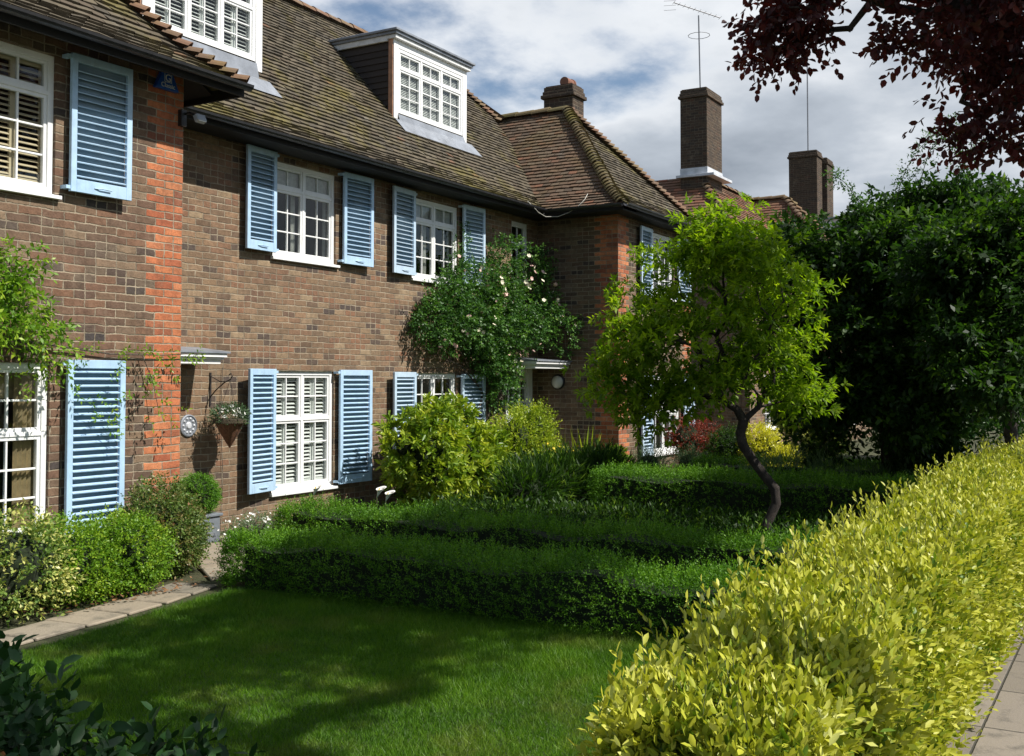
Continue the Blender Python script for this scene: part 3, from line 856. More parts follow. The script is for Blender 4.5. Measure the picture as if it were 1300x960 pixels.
def window(house, y, x0, x1, z0, z1, cols=2, top=1, bot=3, panes=2, tf=None, material='white', blind=None, sill=True, proud=0.0, label=None, recess=0.03, drop=False):
    """timber casement window facing -y: frame mesh with glazing bars; glass, sill and blind are its sub-parts"""
    mb = MB(); yf = y + recess - proud; fw = 0.055; dp = 0.07
    mb.box(x0, x0 + fw, yf, yf + dp, z0, z1); mb.box(x1 - fw, x1, yf, yf + dp, z0, z1)
    mb.box(x0 + fw, x1 - fw, yf, yf + dp, z1 - fw, z1); mb.box(x0 + fw, x1 - fw, yf, yf + dp, z0, z0 + fw)
    ix0, ix1, iz0, iz1 = x0 + fw, x1 - fw, z0 + fw, z1 - fw
    if tf is None: tf = top / (top + bot) if top + bot else 0
    zt = iz1 - (iz1 - iz0) * tf
    cw = (ix1 - ix0) / cols; mw = 0.04
    for i in range(1, cols): mb.box(ix0 + cw * i - mw / 2, ix0 + cw * i + mw / 2, yf + .003, yf + dp, iz0, iz1)
    for i in range(cols):
        a = ix0 + cw * i + (mw / 2 if i else 0); b_ = ix0 + cw * (i + 1) - (mw / 2 if i < cols - 1 else 0)
        for (q0, q1, rows) in ((iz0, zt - .02, bot), (zt + .02, iz1, top)):
            if rows == 0: continue
            s_ = 0.032; yy_ = yf + .012 + rng.random() * .003
            mb.box(a, a + s_, yy_, yf + .055, q0, q1); mb.box(b_ - s_, b_, yy_, yf + .055, q0, q1)
            mb.box(a + s_, b_ - s_, yy_, yf + .055, q0, q0 + s_); mb.box(a + s_, b_ - s_, yy_, yf + .055, q1 - s_, q1)
            for k in range(1, panes):
                xx_ = a + s_ + (b_ - a - 2 * s_) * k / panes; mb.box(xx_ - .009, xx_ + .009, yy_ + .006, yf + .05, q0 + s_, q1 - s_)
            for k in range(1, rows):
                zz_ = q0 + s_ + (q1 - q0 - 2 * s_) * k / rows; mb.box(a + s_, b_ - s_, yy_ + .009, yf + .05, zz_ - .009, zz_ + .009)
        if top: mb.box(a, b_, yf + .002, yf + dp - .002, zt - .0198, zt + .0198)
    wo = mb.build('window', M[material], house, bevel=.003)
    if label: wo['label'] = label
    mb = MB(); mb.quad((ix0, yf + .035, iz0), (ix1, yf + .035, iz0), (ix1, yf + .035, iz1), (ix0, yf + .035, iz1)); mb.build('glass', M['glass'], wo)
    if sill:
        mb = MB(); mb.prism([(x0 - .04, y - .05 - proud, z0 - .045), (x0 - .04, y - .05 - proud, z0 - .012), (x0 - .04, y - .002, z0 - .004), (x0 - .04, y - .002, z0 - .045)], (x1 - x0 + .08, 0, 0))
        mb.box(x0, x1, y - .0015, y + .20, z0 - .0438, z0 - .001)
        mb.build('sill', M[material], wo, bevel=.003)
    yb = yf + 0.072
    if blind == 'slats' or blind == 'wood':
        mb = MB(); k = 'blind' if blind == 'slats' else 'blind_wood'
        nl = cols * 2; lw = (ix1 - ix0) / nl
        for i in range(nl):
            a, b_ = ix0 + lw * i, ix0 + lw * (i + 1)
            mb.box(a, a + .03, yb, yb + .025, iz0, iz1); mb.box(b_ - .03, b_, yb, yb + .025, iz0, iz1)
            for zq in (iz0, zt - .03, iz1 - .06): mb.box(a + .03, b_ - .03, yb, yb + .025, zq, zq + .06)
            z_ = iz0 + .08
            while z_ < iz1 - .07:
                rm = Matrix.Rotation(R_(38), 3, 'X'); mb.box(a + .03, b_ - .03, yb - .010, yb + .030, z_ - .003, z_ + .003, rm, (0, yb + .01, z_)); z_ += .048
        mb.build('shutter_blind', M[k], wo)
    elif blind == 'net':
        mb = MB(); mb.quad((ix0, yb, zt - .02), (ix1, yb, zt - .02), (ix1, yb, iz1), (ix0, yb, iz1)); mb.build('roller_blind', M['curtain'], wo)
        for (a, b_) in ((ix0 + .42, ix0 + .5), (ix1 - .05, ix1)):
            mb = MB(); n_ = 8
            for k in range(n_):
                mb.quad((a + (b_ - a) * k / n_, yb + .03 + .02 * (k % 2), iz0), (a + (b_ - a) * (k + 1) / n_, yb + .03 + .02 * ((k + 1) % 2), iz0),
                        (a + (b_ - a) * (k + 1) / n_, yb + .03 + .02 * ((k + 1) % 2), iz1), (a + (b_ - a) * k / n_, yb + .03 + .02 * (k % 2), iz1))
            mb.build('curtain', M['curtain'], wo)
    elif blind == 'roller':
        mb = MB(); z_ = iz1 - .02
        while z_ > iz0:
            rm = Matrix.Rotation(R_(50), 3, 'X'); mb.box(ix0, ix1, yb - .012, yb + .012, z_ - .0015, z_ + .0015, rm, (0, yb, z_)); z_ -= .026
        mb.build('venetian_blind', M['blind'], wo)
    elif blind == 'curtain_side':
        mb = MB()
        n_ = 10
        for k in range(n_):
            a = ix1 - .22 + .022 * k
            mb.quad((a, yb + .03 * (k % 2), iz0), (a + .022, yb + .03 * ((k + 1) % 2), iz0), (a + .022, yb + .03 * ((k + 1) % 2), iz1), (a, yb + .03 * (k % 2), iz1))
        mb.quad((ix0, yb + .05, zt + (iz1 - zt) * .55), (ix1, yb + .05, zt + (iz1 - zt) * .55), (ix1, yb + .05, iz1), (ix0, yb + .05, iz1))
        mb.build('curtain', simple('ochre_curtain', (.40, .30, .16), .9, .2, 12), wo)
    return wo


def shutter(house, y, x0, x1, z0, z1, hinge='r', ang=0.0, label=None, material='blue', pitch=0.062, back=0.05):
    """louvred shutter on the wall facing -y; hinge side nearest the window; ang = opening away from wall"""
    mb = MB(); t_ = .036; ya = y - back - t_; yb_ = y - back
    if hinge == 'r': piv = (x1, yb_, 0); rm = Matrix.Rotation(R_(ang), 3, 'Z')
    else: piv = (x0, yb_, 0); rm = Matrix.Rotation(R_(-ang), 3, 'Z')
    sw = .058
    bx = lambda M_, *a: M_.box(*a, rm, piv)
    bx(mb, x0, x0 + sw, ya, yb_, z0, z1); bx(mb, x1 - sw, x1, ya, yb_, z0, z1)
    bx(mb, x0 + sw, x1 - sw, ya, yb_, z1 - .075, z1); bx(mb, x0 + sw, x1 - sw, ya, yb_, z0, z0 + .115)
    so_ = mb.build('shutter', M[material], house, bevel=.003)
    if label: so_['label'] = label
    mb = MB(); z_ = z0 + .145
    while z_ < z1 - .085:
        rl = Matrix.Rotation(R_(22), 3, 'X')
        n0 = len(mb.v)
        mb.box(x0 + sw + .001, x1 - sw - .001, ya - .004, yb_ - .004, z_ - .0045, z_ + .0045, rl, (0, (ya + yb_) / 2, z_))
        for k in range(n0, len(mb.v)):
            mb.v[k] = tuple(rm @ (Vector(mb.v[k]) - Vector(piv)) + Vector(piv))
        z_ += pitch
    mb.build('louvres', M[material], so_)
    mb = MB(); bx(mb, x0 + sw, x1 - sw, yb_ + .001, yb_ + .006, z0 + .1, z1 - .07); mb.build('gap_shade_panel', M['gap_shade'], so_)  # added panel behind the slats, gap shade painted in its colour
    mb = MB()
    zz_ = z0 + .055; xm = (x0 + x1) / 2
    mb.tube([rm @ (Vector((xm - .08, ya - .002, zz_)) - Vector(piv)) + Vector(piv), rm @ (Vector((xm - .02, ya - .018, zz_ + .004)) - Vector(piv)) + Vector(piv), rm @ (Vector((xm + .09, ya - .016, zz_)) - Vector(piv)) + Vector(piv)], .006, 6)
    mb.build('latch', M[material], so_)
    # pintle bracket on the hinge side, back to the wall
    for zq in (z0 + .02, z1 - .05):
        mb = MB()
        if hinge == 'r': mb.box(x1 - .004, x1 + .045, y - back - .03, y + .004, zq, zq + .03)
        else: mb.box(x0 - .045, x0 + .004, y - back - .03, y + .004, zq, zq + .03)
        mb.build('hinge', M[material], so_)
    return so_


def soffit_gutter(house, pts, outn, zE, depth=0.47):
    """black half-round gutter along plan points pts, outn = outward plan normal per segment"""
    mb = MB()
    for i in range(len(pts) - 1):
        (x0, y0), (x1, y1) = pts[i], pts[i + 1]; nx, ny = outn[i]
        a = Vector((x0 + nx * .05, y0 + ny * .05, zE - .02)); b_ = Vector((x1 + nx * .05, y1 + ny * .05, zE - .02))
        d = (b_ - a).normalized(); a -= d * .05 * (1 if i == 0 else -0); 
        K = 7; ring = []
        for c_ in (a, b_):
            for r_ in (.055, .048):
                for k in range(K + 1):
                    th = math.pi + math.pi * k / K
                    ring.append(c_ + Vector((nx, ny, 0)) * math.cos(th) * r_ + Vector((0, 0, math.sin(th) * r_ + .02)))
        n = K + 1
        fs = [(k, k + 1, 2 * n + k + 1, 2 * n + k) for k in range(K)] + [(n + k, 3 * n + k, 3 * n + k + 1, n + k + 1) for k in range(K)]
        fs += [(0, n, 3 * n, 2 * n), (K, 2 * n + K, 3 * n + K, n + K)]
        mb.add(ring, fs)
    return mb.build('gutter', M['black'], house)


def box_xy(mb, x0, x1, y0, y1, z0, z1):
    mb.box(min(x0, x1), max(x0, x1), min(y0, y1), max(y0, y1), z0, z1)


ZE = 4.68
# ---- middle house --------------------------------------------------
H = thing('terraced_house', (12.5, 0, 0), 'brown brick house with pale blue shutters, tiled roof, dormers and hipped wing', 'house')
wins_main = [(10.16, 11.38, 3.30, 4.50), (13.14, 14.40, 3.27, 4.48), (16.08, 16.66, 3.45, 4.50),
             (10.17, 11.36, 0.36, 1.87), (13.17, 14.36, 0.36, 1.86), (15.85, 16.78, 0.0, 1.95)]
mb = MB()
wall_y(mb, 0.0, 7.37, 17.0, -0.3, 4.9, wins_main + [(7.75, 8.6, 0.0, 1.93)])
mb.box(3.5, 20.2, 6.2, 6.42, -.3, 4.9)
mb.build('wall', M['brick_main'], H)
wins_wing = [(18.37, 19.53, 3.30, 4.48), (18.37, 19.84, 0.40, 1.85)]
mb = MB()
wall_y(mb, YW, XW, XW2, -0.3, 4.86, wins_wing)
mb.box(XW, XW + .22, YW + .2202, 0.2, -.3, 4.86)
mb.box(XW2 - .22, XW2, YW + .2202, 6.42, -.3, 4.86)
mb.build('wing_wall', M['brick_wing'], H)
# soffits and eaves boards
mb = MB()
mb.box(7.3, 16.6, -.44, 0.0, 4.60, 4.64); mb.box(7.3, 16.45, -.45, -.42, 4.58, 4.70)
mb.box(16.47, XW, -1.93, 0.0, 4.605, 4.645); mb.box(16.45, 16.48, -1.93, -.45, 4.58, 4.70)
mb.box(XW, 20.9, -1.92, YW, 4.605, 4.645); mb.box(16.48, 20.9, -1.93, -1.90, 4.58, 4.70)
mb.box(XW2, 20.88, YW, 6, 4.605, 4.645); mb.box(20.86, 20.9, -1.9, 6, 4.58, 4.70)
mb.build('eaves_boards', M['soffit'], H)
soffit_gutter(H, [(7.3, -.47), (16.40, -.47), (16.40, -1.95), (20.92, -1.95)], [(0, -1), (-1, 0), (0, -1)], 4.68)
# floors to close the inside
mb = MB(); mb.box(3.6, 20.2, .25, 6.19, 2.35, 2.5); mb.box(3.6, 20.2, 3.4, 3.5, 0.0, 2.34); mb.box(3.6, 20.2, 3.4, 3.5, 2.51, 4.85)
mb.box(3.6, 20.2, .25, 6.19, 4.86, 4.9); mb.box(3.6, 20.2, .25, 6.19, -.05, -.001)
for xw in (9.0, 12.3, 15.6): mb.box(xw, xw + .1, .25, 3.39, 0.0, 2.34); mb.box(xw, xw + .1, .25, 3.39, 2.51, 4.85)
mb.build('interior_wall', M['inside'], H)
# roofs
YR = 2.62; ZR = ZE + hprof(YR + .45); XR = 17.55
mb = MB()
xl = 3.3
# front slope of the main range: convex pieces around the two dormers are simply roofed through (dormers sit on top)
roof_face(mb, [(xl, -.45), (16.45, -.45), (XR + .62, 1.27 + .0), (18.35, 1.75), (XR, YR), (xl, YR)], (xl, -.45), (0, 1), ZE)
mb.build('roof', M['tile_main'], H, rnd=True)
mb = MB()
mb.quad((xl, YR, ZR - .01), (18.4, YR, ZR - .01), (18.4, 6.7, ZE), (xl, 6.7, ZE))
mb.quad((XR, YR, ZR - .012), (18.6, 1.6, 7.0), (18.6, 6.3, ZE + .3))
mb.build('rear_roof', M['tile_wing'], H, rnd=True)
hw = 2.25; xa = 16.45 + hw - .0; ya_ = -1.93 + 2.2; zW = ZE + hprof(hw)
mb = MB()
roof_face(mb, [(16.45, -1.93), (xa, ya_), (xa, 1.95), (16.45 + .0, -.45)], (16.45, -1.93), (1, 0), ZE)
mb.build('wing_roof', M['tile_wing'], H, rnd=True)
mb = MB()
roof_face(mb, [(16.45, -1.93), (20.95, -1.93), (xa, ya_)], (16.45, -1.93), (0, 1), ZE)
roof_face(mb, [(20.95, -1.93), (20.95, 6.4), (xa, 6.4), (xa, ya_)], (20.95, -1.93), (-1, 0), ZE)
mb.build('wing_front_roof', M['tile_main'], H, rnd=True)


def hip_line(px, py, dx, dy, n, z0):
    pts = []
    for k in range(n + 1):
        d = k * hw / n
        pts.append((px + dx * d, py + dy * d, z0 + hprof(d)))
    return pts


def ridge_poly(name, pts, parent, material, **k):
    objs = []
    mb = None
    o = None
    for a, b_ in zip(pts[:-1], pts[1:]):
        q = ridge(name, a, b_, parent, material, **k)
        objs.append(q)
    # join the pieces by hand
    base = objs[0].data; V = []; Fs = []; Rn = []; of = 0
    for q in objs:
        me = q.data; V += [tuple(v.co) for v in me.vertices]; Fs += [tuple(i + of for i in p.vertices) for p in me.polygons]
        Rn += [x.value for x in me.attributes['rnd'].data]; of += len(me.vertices)
    me = bpy.data.meshes.new(name); me.from_pydata(V, [], Fs); me.update()
    a = me.attributes.new('rnd', 'FLOAT', 'FACE'); a.data.foreach_set('value', Rn); me.materials.append(material)
    for q in objs: bpy.data.objects.remove(q)
    o = bpy.data.objects.new(name, me); link(o, parent); return o


def hp(x0, y0, x1, y1, d1, z0=ZE):
    """hip polyline from eave corner to apex with the bell-cast kink"""
    f = .4 / d1
    return [(x0, y0, z0 + .02), (x0 + (x1 - x0) * f, y0 + (y1 - y0) * f, z0 + .32), (x1, y1, z0 + hprof(d1) + .02)]


ridge_poly('hip_tiles', hp(16.45, -1.93, xa, ya_, hw), H, M['bonnet_moss'], r=.125, step=.105, lift=.035, arc=150)
ridge_poly('hip_tiles', hp(20.95, -1.93, xa, ya_, hw), H, M['bonnet'], r=.11, step=.105, lift=.05, arc=150)
ridge('ridge_tiles', (xa, ya_, zW + .02), (xa, 2.1, zW + .02), H, M['bonnet_moss'], r=.12, step=.33, lift=.008)
ridge('ridge_tiles', (xl, YR, ZR + .03), (XR, YR, ZR + .03), H, M['bonnet'], r=.12, step=.33, lift=.008)
ridge('hip_tiles', (18.5, YR - .92, ZR - 1.02), (XR, YR, ZR + .02), H, M['bonnet'], r=.10, step=.105, lift=.05, arc=150)


# dormers
def dormer(x0, x1, y, z0, z1, blind, ztop_h=1):
    mb = MB()
    z_ = z0 - .1
    mb.box(x0, x0 + .06, y + .02, y + 2.2, z0 - .1, z1); mb.box(x1 - .06, x1, y + .02, y + 2.2, z0 - .1, z1)
    mb.box(x0 + .06, x1 - .06, y + 2.1, y + 2.2, z0 - .1, z1)
    while z_ < z1 - .12:
        mb.cur = float(rng.random())
        mb.prism([(x0 - .022, y + .09, z_), (x0 + .002, y + .09, z_), (x0 + .002, y + .09, z_ + .098), (x0 - .006, y + .09, z_ + .098)], (0, 2.1, 0))
        mb.prism([(x1 - .002, y + .09, z_), (x1 + .022, y + .09, z_), (x1 + .006, y + .09, z_ + .098), (x1 - .002, y + .09, z_ + .098)], (0, 2.1, 0))
        z_ += .1
    do = mb.build('dormer', M['dark_tile'], H, rnd=True)
    mb = MB()
    mb.box(x0 - .02, x0 + .10, y - .01, y + .085, z0 - .12, z1 - .02); mb.box(x1 - .10, x1 + .02, y - .01, y + .085, z0 - .12, z1 - .02)
    mb.box(x0 + .1, x1 - .1, y - .008, y + .085, z1 - .18, z1 - .02)
    mb.build('dormer_casing', M['white'], do, bevel=.004)
    for (xa_, xb_) in ((x0 - .035, x0 - .021), (x1 + .021, x1 + .035)):
        mb = MB(); mb.box(xa_, xb_, y + .01, y + .09, z0 - .1, z1 - .05); mb.build('corner_batten', M['wood'], do)
    mb = MB()
    mb.box(x0 - .09, x1 + .09, y - .10, y + 2.3, z1 + .0, z1 + .045); mb.box(x0 - .12, x1 + .12, y - .13, y + 2.3, z1 + .045, z1 + .085)
    mb.build('flat_roof', M['lead'], do, bevel=.006)
    mb = MB(); mb.box(x0 - .06, x1 + .06, y - .07, y + .1, z1 - .06, z1 - .001); mb.box(x0 - .06, x0 - .023, y + .1, y + 2.2, z1 - .09, z1 - .001)
    mb.build('cornice', M['white_old'], do, bevel=.004)
    # apron flashing down the slope
    mb = MB()
    yy0 = y + .02; pts = []
    for q in (0, .05, .26):
        d_ = y - q + .45
        pts.append((y - q, ZE + hprof(d_) + .035))
    a = [(x0 - .1, y + .0, z0 - .03), (x1 + .1, y + .0, z0 - .03)]
    mb.quad((x0 + .08, y - .012, z0 - .02), (x1 - .08, y - .012, z0 - .02), (x1 - .08, pts[1][0], pts[1][1]), (x0 + .08, pts[1][0], pts[1][1]))
    mb.quad((x0 - .05, pts[1][0], pts[1][1] + .0), (x1 + .12, pts[1][0], pts[1][1]), (x1 + .14, pts[2][0], pts[2][1]), (x0 - .05, pts[2][0], pts[2][1]))
    mb.build('apron_flashing', M['lead'], do)
    wn_ = window(H, y, x0 + .1, x1 - .1, z0, z1 - .18, cols=3, top=1, bot=3, tf=.27, blind=blind, sill=False, recess=0.0)
    mb = MB(); mb.box(x0 + .06, x1 - .06, y + 1.0, y + 1.05, z0 - .05, z1); mb.build('dormer_lining', M['inside'], do)
    return do


dormer(13.72, 15.80, .76, 5.97, 7.18, 'roller')
dormer(8.62, 10.56, .60, 5.90, 7.05, 'slats')

# windows and shutters of the main wall
window(H, 0, 10.16, 11.38, 3.30, 4.50, blind='net')
window(H, 0, 13.14, 14.40, 3.27, 4.48, blind='net')
window(H, 0, 16.08, 16.66, 3.45, 4.50, cols=1, top=1, bot=2, blind=None)
window(H, 0, 10.17, 11.36, 0.36, 1.87, top=2, bot=3, blind='slats')
window(H, 0, 13.17, 14.36, 0.36, 1.86, top=2, bot=3, blind=None)
shutter(H, 0, 9.60, 10.14, 3.33, 4.58, 'r', 3)
shutter(H, 0, 11.46, 12.08, 3.32, 4.56, 'l', 2)
shutter(H, 0, 12.54, 13.12, 3.29, 4.54, 'r', 3, material='blue_pale')
shutter(H, 0, 14.44, 15.04, 3.28, 4.54, 'l', 3, material='blue_pale')
shutter(H, 0, 9.60, 10.15, 0.40, 1.89, 'r', 9, label='open lower shutter swung out from the wall')
shutter(H, 0, 11.40, 12.05, 0.37, 1.89, 'l', 3)
shutter(H, 0, 12.55, 13.15, 0.38, 1.87, 'r', 4, material='blue_pale')
shutter(H, 0, 14.40, 15.03, 0.38, 1.85, 'l', 4, material='blue_pale')
window(H, YW, 18.37, 19.53, 3.30, 4.48, blind=None)
window(H, YW, 18.37, 19.84, 0.40, 1.85, top=2, bot=2, blind=None)
shutter(H, YW, 17.78, 18.33, 3.28, 4.50, 'r', 2, material='blue_pale')
shutter(H, YW, 19.62, 20.22, 3.28, 4.50, 'l', 2, material='blue_pale')
shutter(H, YW, 17.80, 18.33, 0.40, 1.86, 'r', 2, material='blue_pale')
shutter(H, YW, 19.90, 20.40, 0.40, 1.86, 'l', 2, material='blue_pale')

# door with small panes, canopy
mb = MB()
mb.box(15.86, 15.98, -.015, .10, 0, 1.95); mb.box(16.62, 16.78, -.02, .10, 0, 1.95); mb.box(15.98, 16.62, -.015, .10, 1.86, 1.95)
fr_ = mb.build('door_frame', M['white'], H, bevel=.004)
mb = MB(); mb.box(15.98, 16.62, .02, .06, 0.02, 1.12)
for xx_ in (15.98, 16.18, 16.39, 16.58): mb.box(xx_, xx_ + .035, .02, .06, 1.12, 1.86)
for zz_ in (1.121, 1.36, 1.60, 1.82): mb.box(16.015, 16.58, .022, .058, zz_, zz_ + .03)
dr = mb.build('door', M['door'], H, bevel=.003)
mb = MB(); mb.quad((16.0, .04, 1.12), (16.6, .04, 1.12), (16.6, .04, 1.86), (16.0, .04, 1.86)); mb.build('glass', M['glass'], dr)
mb = MB(); mb.lathe([(.0, 0), (.026, .0), (.026, -.03), (.012, -.045), (.0, -.045)], (16.07, .02, 1.0), 10, 'y'); mb.build('handle', M['iron'], dr)


def canopy(x0, x1, y0, z0, yb=0.0, side=True):
    mb = MB()
    for (e, a, b_) in ((0.0, 0, .05), (.025, .05, .075), (.05, .075, .12)):
        mb.box(x0 - e * side, x1 + e, y0 - e, yb, z0 + a + .0, z0 + b_ - .0005)
    c_ = mb.build('door_canopy', M['white'], H, bevel=.003)
    mb = MB(); mb.prism([(x0 - .06, y0 - .07, z0 + .12), (x0 - .06, y0 - .07, z0 + .14), (x0 - .06, yb, z0 + .20), (x0 - .06, yb, z0 + .12)], (x1 - x0 + .14, 0, 0))
    mb.build('lead_cover', M['lead'], c_)
    return c_


canopy(15.8, 16.93, -.62, 1.95)
canopy(7.62, 8.85, -.45, 1.93)
mb = MB(); mb.box(7.66, 7.78, -.01, .1, 0, 1.93); mb.box(8.48, 8.60, -.012, .1, 0, 1.93); mb.box(7.78, 8.48, .03, .07, .02, 1.93)
mb.build('door', M['door'], H, bevel=.003)
# short tilted bonnet chimneys
def chimney(parent, x0, x1, y0, y1, z0, z1, material, pots=0, flash=None, pot_lying=False, name='chimney'):
    mb = MB(); mb.box(x0, x1, y0, y1, z0, z1 - .24)
    e = .05
    mb.box(x0 - e, x1 + e, y0 - e, y1 + e, z1 - .24, z1 - .165); mb.box(x0 - .02, x1 + .02, y0 - .02, y1 + .02, z1 - .165, z1 - .09)
    mb.box(x0 - .0, x1 + .0, y0 - .0, y1 + .0, z1 - .09, z1)
    c_ = mb.build(name, material, parent, bevel=.008)
    mb = MB(); mb.prism([(x0 + .03, y0 + .03, z1), (x1 - .03, y0 + .03, z1), (x1 - .03, y1 - .03, z1), (x0 + .03, y1 - .03, z1)], (0, 0, .025)); mb.build('mortar_cap', M['soil'], c_)
    if flash:
        zf = flash
        mb = MB(); mb.box(x0 - .012, x1 + .012, y0 - .012, y1 + .012, zf - .22, zf); mb.box(x0 - .1, x1 + .22, y0 - .22, y1 + .1, zf - .26, zf - .19)
        mb.build('lead_flashing', M['pale_lead'], c_, bevel=.004)
    for k in range(pots):
        mb = MB(); cx = x0 + (x1 - x0) * (k + .5) / pots; cy = (y0 + y1) / 2
        if pot_lying:
            mb.lathe([(.0, 0), (.13, 0), (.13, .35), (.16, .37), (.16, .42), (.11, .42), (.0, .3)], (cx - .2, cy, z1 + .16), 14, 'x')
        else:
            mb.lathe([(.13, 0), (.11, .2), (.10, .35), (.13, .37), (.13, .42), (.08, .42)], (cx, cy, z1 + .02), 14)
        mb.build('chimney_pot', M['terracotta'], c_, smooth=False)
    return c_


chimney(H, 19.5, 20.0, .55, 1.22, 5.5, 7.76, M['brick_dark'])
mb = MB(); mb.lathe([(0, 0), (.10, 0), (.10, .28), (.12, .29), (.12, .33), (.085, .33), (.0, .25)], (19.6, .80, 7.86), 14, 'x')
mb.build('chimney_pot', M['terracotta'], H)
# small stack behind the ridge at the far left
chimney(H, 11.2, 12.0, 2.4, 3.1, 6.5, 8.02, M['brick_main'])

# ---- left house ------------------------------------------------------
HL = thing('brick_house', (5.5, YL, 0), 'brick house at the left edge with blue shutters, orange brick corner and projecting tiled eave', 'house')
wl = [(4.86, 6.12, 3.36, 4.57), (4.70, 6.10, 0.42, 1.90)]
mb = MB(); wall_y(mb, YL, 3.0, XL, -.3, 4.9, wl); mb.box(XL - .22, XL, YL + .2202, 0.0, -.3, 4.9); mb.box(3.0, 3.2, YL + .2202, 6.4, -.3, 4.9)
mb.build('wall', M['brick_left'], HL)
window(HL, YL, 4.86, 6.12, 3.36, 4.57, blind='wood')
window(HL, YL, 4.70, 6.10, 0.42, 1.90, top=2, bot=3, tf=.40, blind='curtain_side', label='wide white window with dark panes half covered by creeper')
shutter(HL, YL, 6.22, 6.86, 3.40, 4.62, 'l', 2)
shutter(HL, YL, 6.22, 6.82, 0.38, 1.93, 'l', 2, label='blue shutter with trailing creeper in front')
shutter(HL, YL, 4.0, 4.7, 3.40, 4.62, 'r', 2)
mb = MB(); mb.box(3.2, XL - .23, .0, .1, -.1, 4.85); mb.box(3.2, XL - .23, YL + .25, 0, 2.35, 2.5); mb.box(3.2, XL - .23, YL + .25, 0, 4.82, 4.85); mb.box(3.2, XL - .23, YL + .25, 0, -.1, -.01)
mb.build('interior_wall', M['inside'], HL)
YE = -1.62; XE = 7.98
mb = MB()
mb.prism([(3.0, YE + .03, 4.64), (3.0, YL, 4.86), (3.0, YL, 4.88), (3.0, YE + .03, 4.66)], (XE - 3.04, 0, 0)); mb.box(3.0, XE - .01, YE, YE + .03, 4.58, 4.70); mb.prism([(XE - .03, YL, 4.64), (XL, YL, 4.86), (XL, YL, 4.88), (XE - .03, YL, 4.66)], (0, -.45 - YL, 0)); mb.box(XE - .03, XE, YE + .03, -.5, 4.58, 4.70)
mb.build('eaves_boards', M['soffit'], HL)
soffit_gutter(HL, [(3.0, YE - .02), (XE, YE - .02)], [(0, -1)], 4.68)
mb = MB()
roof_face(mb, [(3.0, YE), (XE, YE), (XE - 1.9, YE + 1.9), (3.0, YE + 1.9)], (3.0, YE), (0, 1), ZE)
roof_face(mb, [(XE, YE), (XE, -.45), (XE - 1.9, 1.45), (XE - 1.9, YE + 1.9)], (XE, YE), (-1, 0), ZE)
mb.build('roof', M['tile_main'], HL, rnd=True)
hl = [(XE, YE, ZE + .02), (XE - .4, YE + .4, ZE + .32), (XE - 1.9, YE + 1.9, ZE + hprof(1.9) + .02)]
ridge_poly('hip_tiles', hl, HL, M['bonnet'], r=.10, step=.125, lift=.055, arc=150)

# ---- third house beyond ---------------------------------------------
H3 = thing('brick_house', (30, 2, 0), 'brown brick house further along with red brown tiled roofs and a tall single chimney', 'house')
mb = MB()
wall_y(mb, -.9, 26.3, 30.9, -.3, 4.9, [(27.5, 28.6, 3.3, 4.4), (27.5, 28.7, .5, 1.9)])
mb.box(26.3, 26.5, -.67, 5.5, -.3, 4.9); mb.box(26.3, 38, 5.5, 5.7, -.3, 4.9)
wall_y(mb, -1.95, 31.0, 35.3, -.3, 4.9, [(31.9, 33.1, 3.3, 4.4), (31.9, 33.1, .5, 1.9)])
mb.box(31.0, 31.2, -1.72, -.68, -.3, 4.9); mb.box(35.1, 35.3, -1.72, 5.5, -.3, 4.9)
mb.build('wall', M['brick_main'], H3)
window(H3, -.9, 27.5, 28.6, 3.3, 4.4, blind=None); window(H3, -.9, 27.5, 28.7, .5, 1.9, blind=None)
window(H3, -1.95, 31.9, 33.1, 3.3, 4.4, blind=None); window(H3, -1.95, 31.9, 33.1, .5, 1.9, blind=None)
mb = MB(); mb.box(26.5, 35.1, 1.0, 1.1, -.1, 4.8); mb.build('interior_wall', M['inside'], H3)
mb = MB(); Z3 = 4.75
roof_face(mb, [(25.85, -1.35), (30.6, -1.35), (33, 1.15), (28.35, 1.15)], (25.85, -1.35), (0, 1), Z3, gauge=.12, tw=.3)
roof_face(mb, [(25.85, -1.35), (28.35, 1.15), (28.35, 3.6), (25.85, 6.1)], (25.85, -1.35), (1, 0), Z3, gauge=.12, tw=.3)
roof_face(mb, [(30.5, -2.4), (33, .1), (33, 3.6), (30.5, 1.2)], (30.5, -2.4), (1, 0), Z3, gauge=.12, tw=.3)
roof_face(mb, [(30.5, -2.4), (35.5, -2.4), (33, .1)], (30.5, -2.4), (0, 1), Z3, gauge=.12, tw=.3)
roof_face(mb, [(35.5, -2.4), (35.5, 5), (33, 5), (33, .1)], (35.5, -2.4), (-1, 0), Z3, gauge=.12, tw=.3)
zr3 = Z3 + hprof(2.5)
mb.quad((28.35, 1.15, zr3), (33, 1.15, zr3), (33, 3.6, zr3), (28.35, 3.6, zr3))
mb.build('roof', M['tile_red'], H3, rnd=True)
for a, b_ in (((25.85, -1.35), (28.35, 1.15)), ((30.5, -2.4), (33, .1)), ((35.5, -2.4), (33, .1))):
    f = .4 / 2.5
    ridge_poly('hip_tiles', [(a[0], a[1], Z3 + .02), (a[0] + (b_[0] - a[0]) * f, a[1] + (b_[1] - a[1]) * f, Z3 + .32), (b_[0], b_[1], zr3 + .02)], H3, M['bonnet'], r=.12, step=.2, lift=.06, arc=150)
ridge('ridge_tiles', (28.35, 1.15, zr3 + .03), (33.5, 1.15, zr3 + .03), H3, M['bonnet'], r=.12, step=.4)
ridge('ridge_tiles', (33, .1, zr3 + .03), (33, 2.5, zr3 + .03), H3, M['bonnet'], r=.12, step=.4)
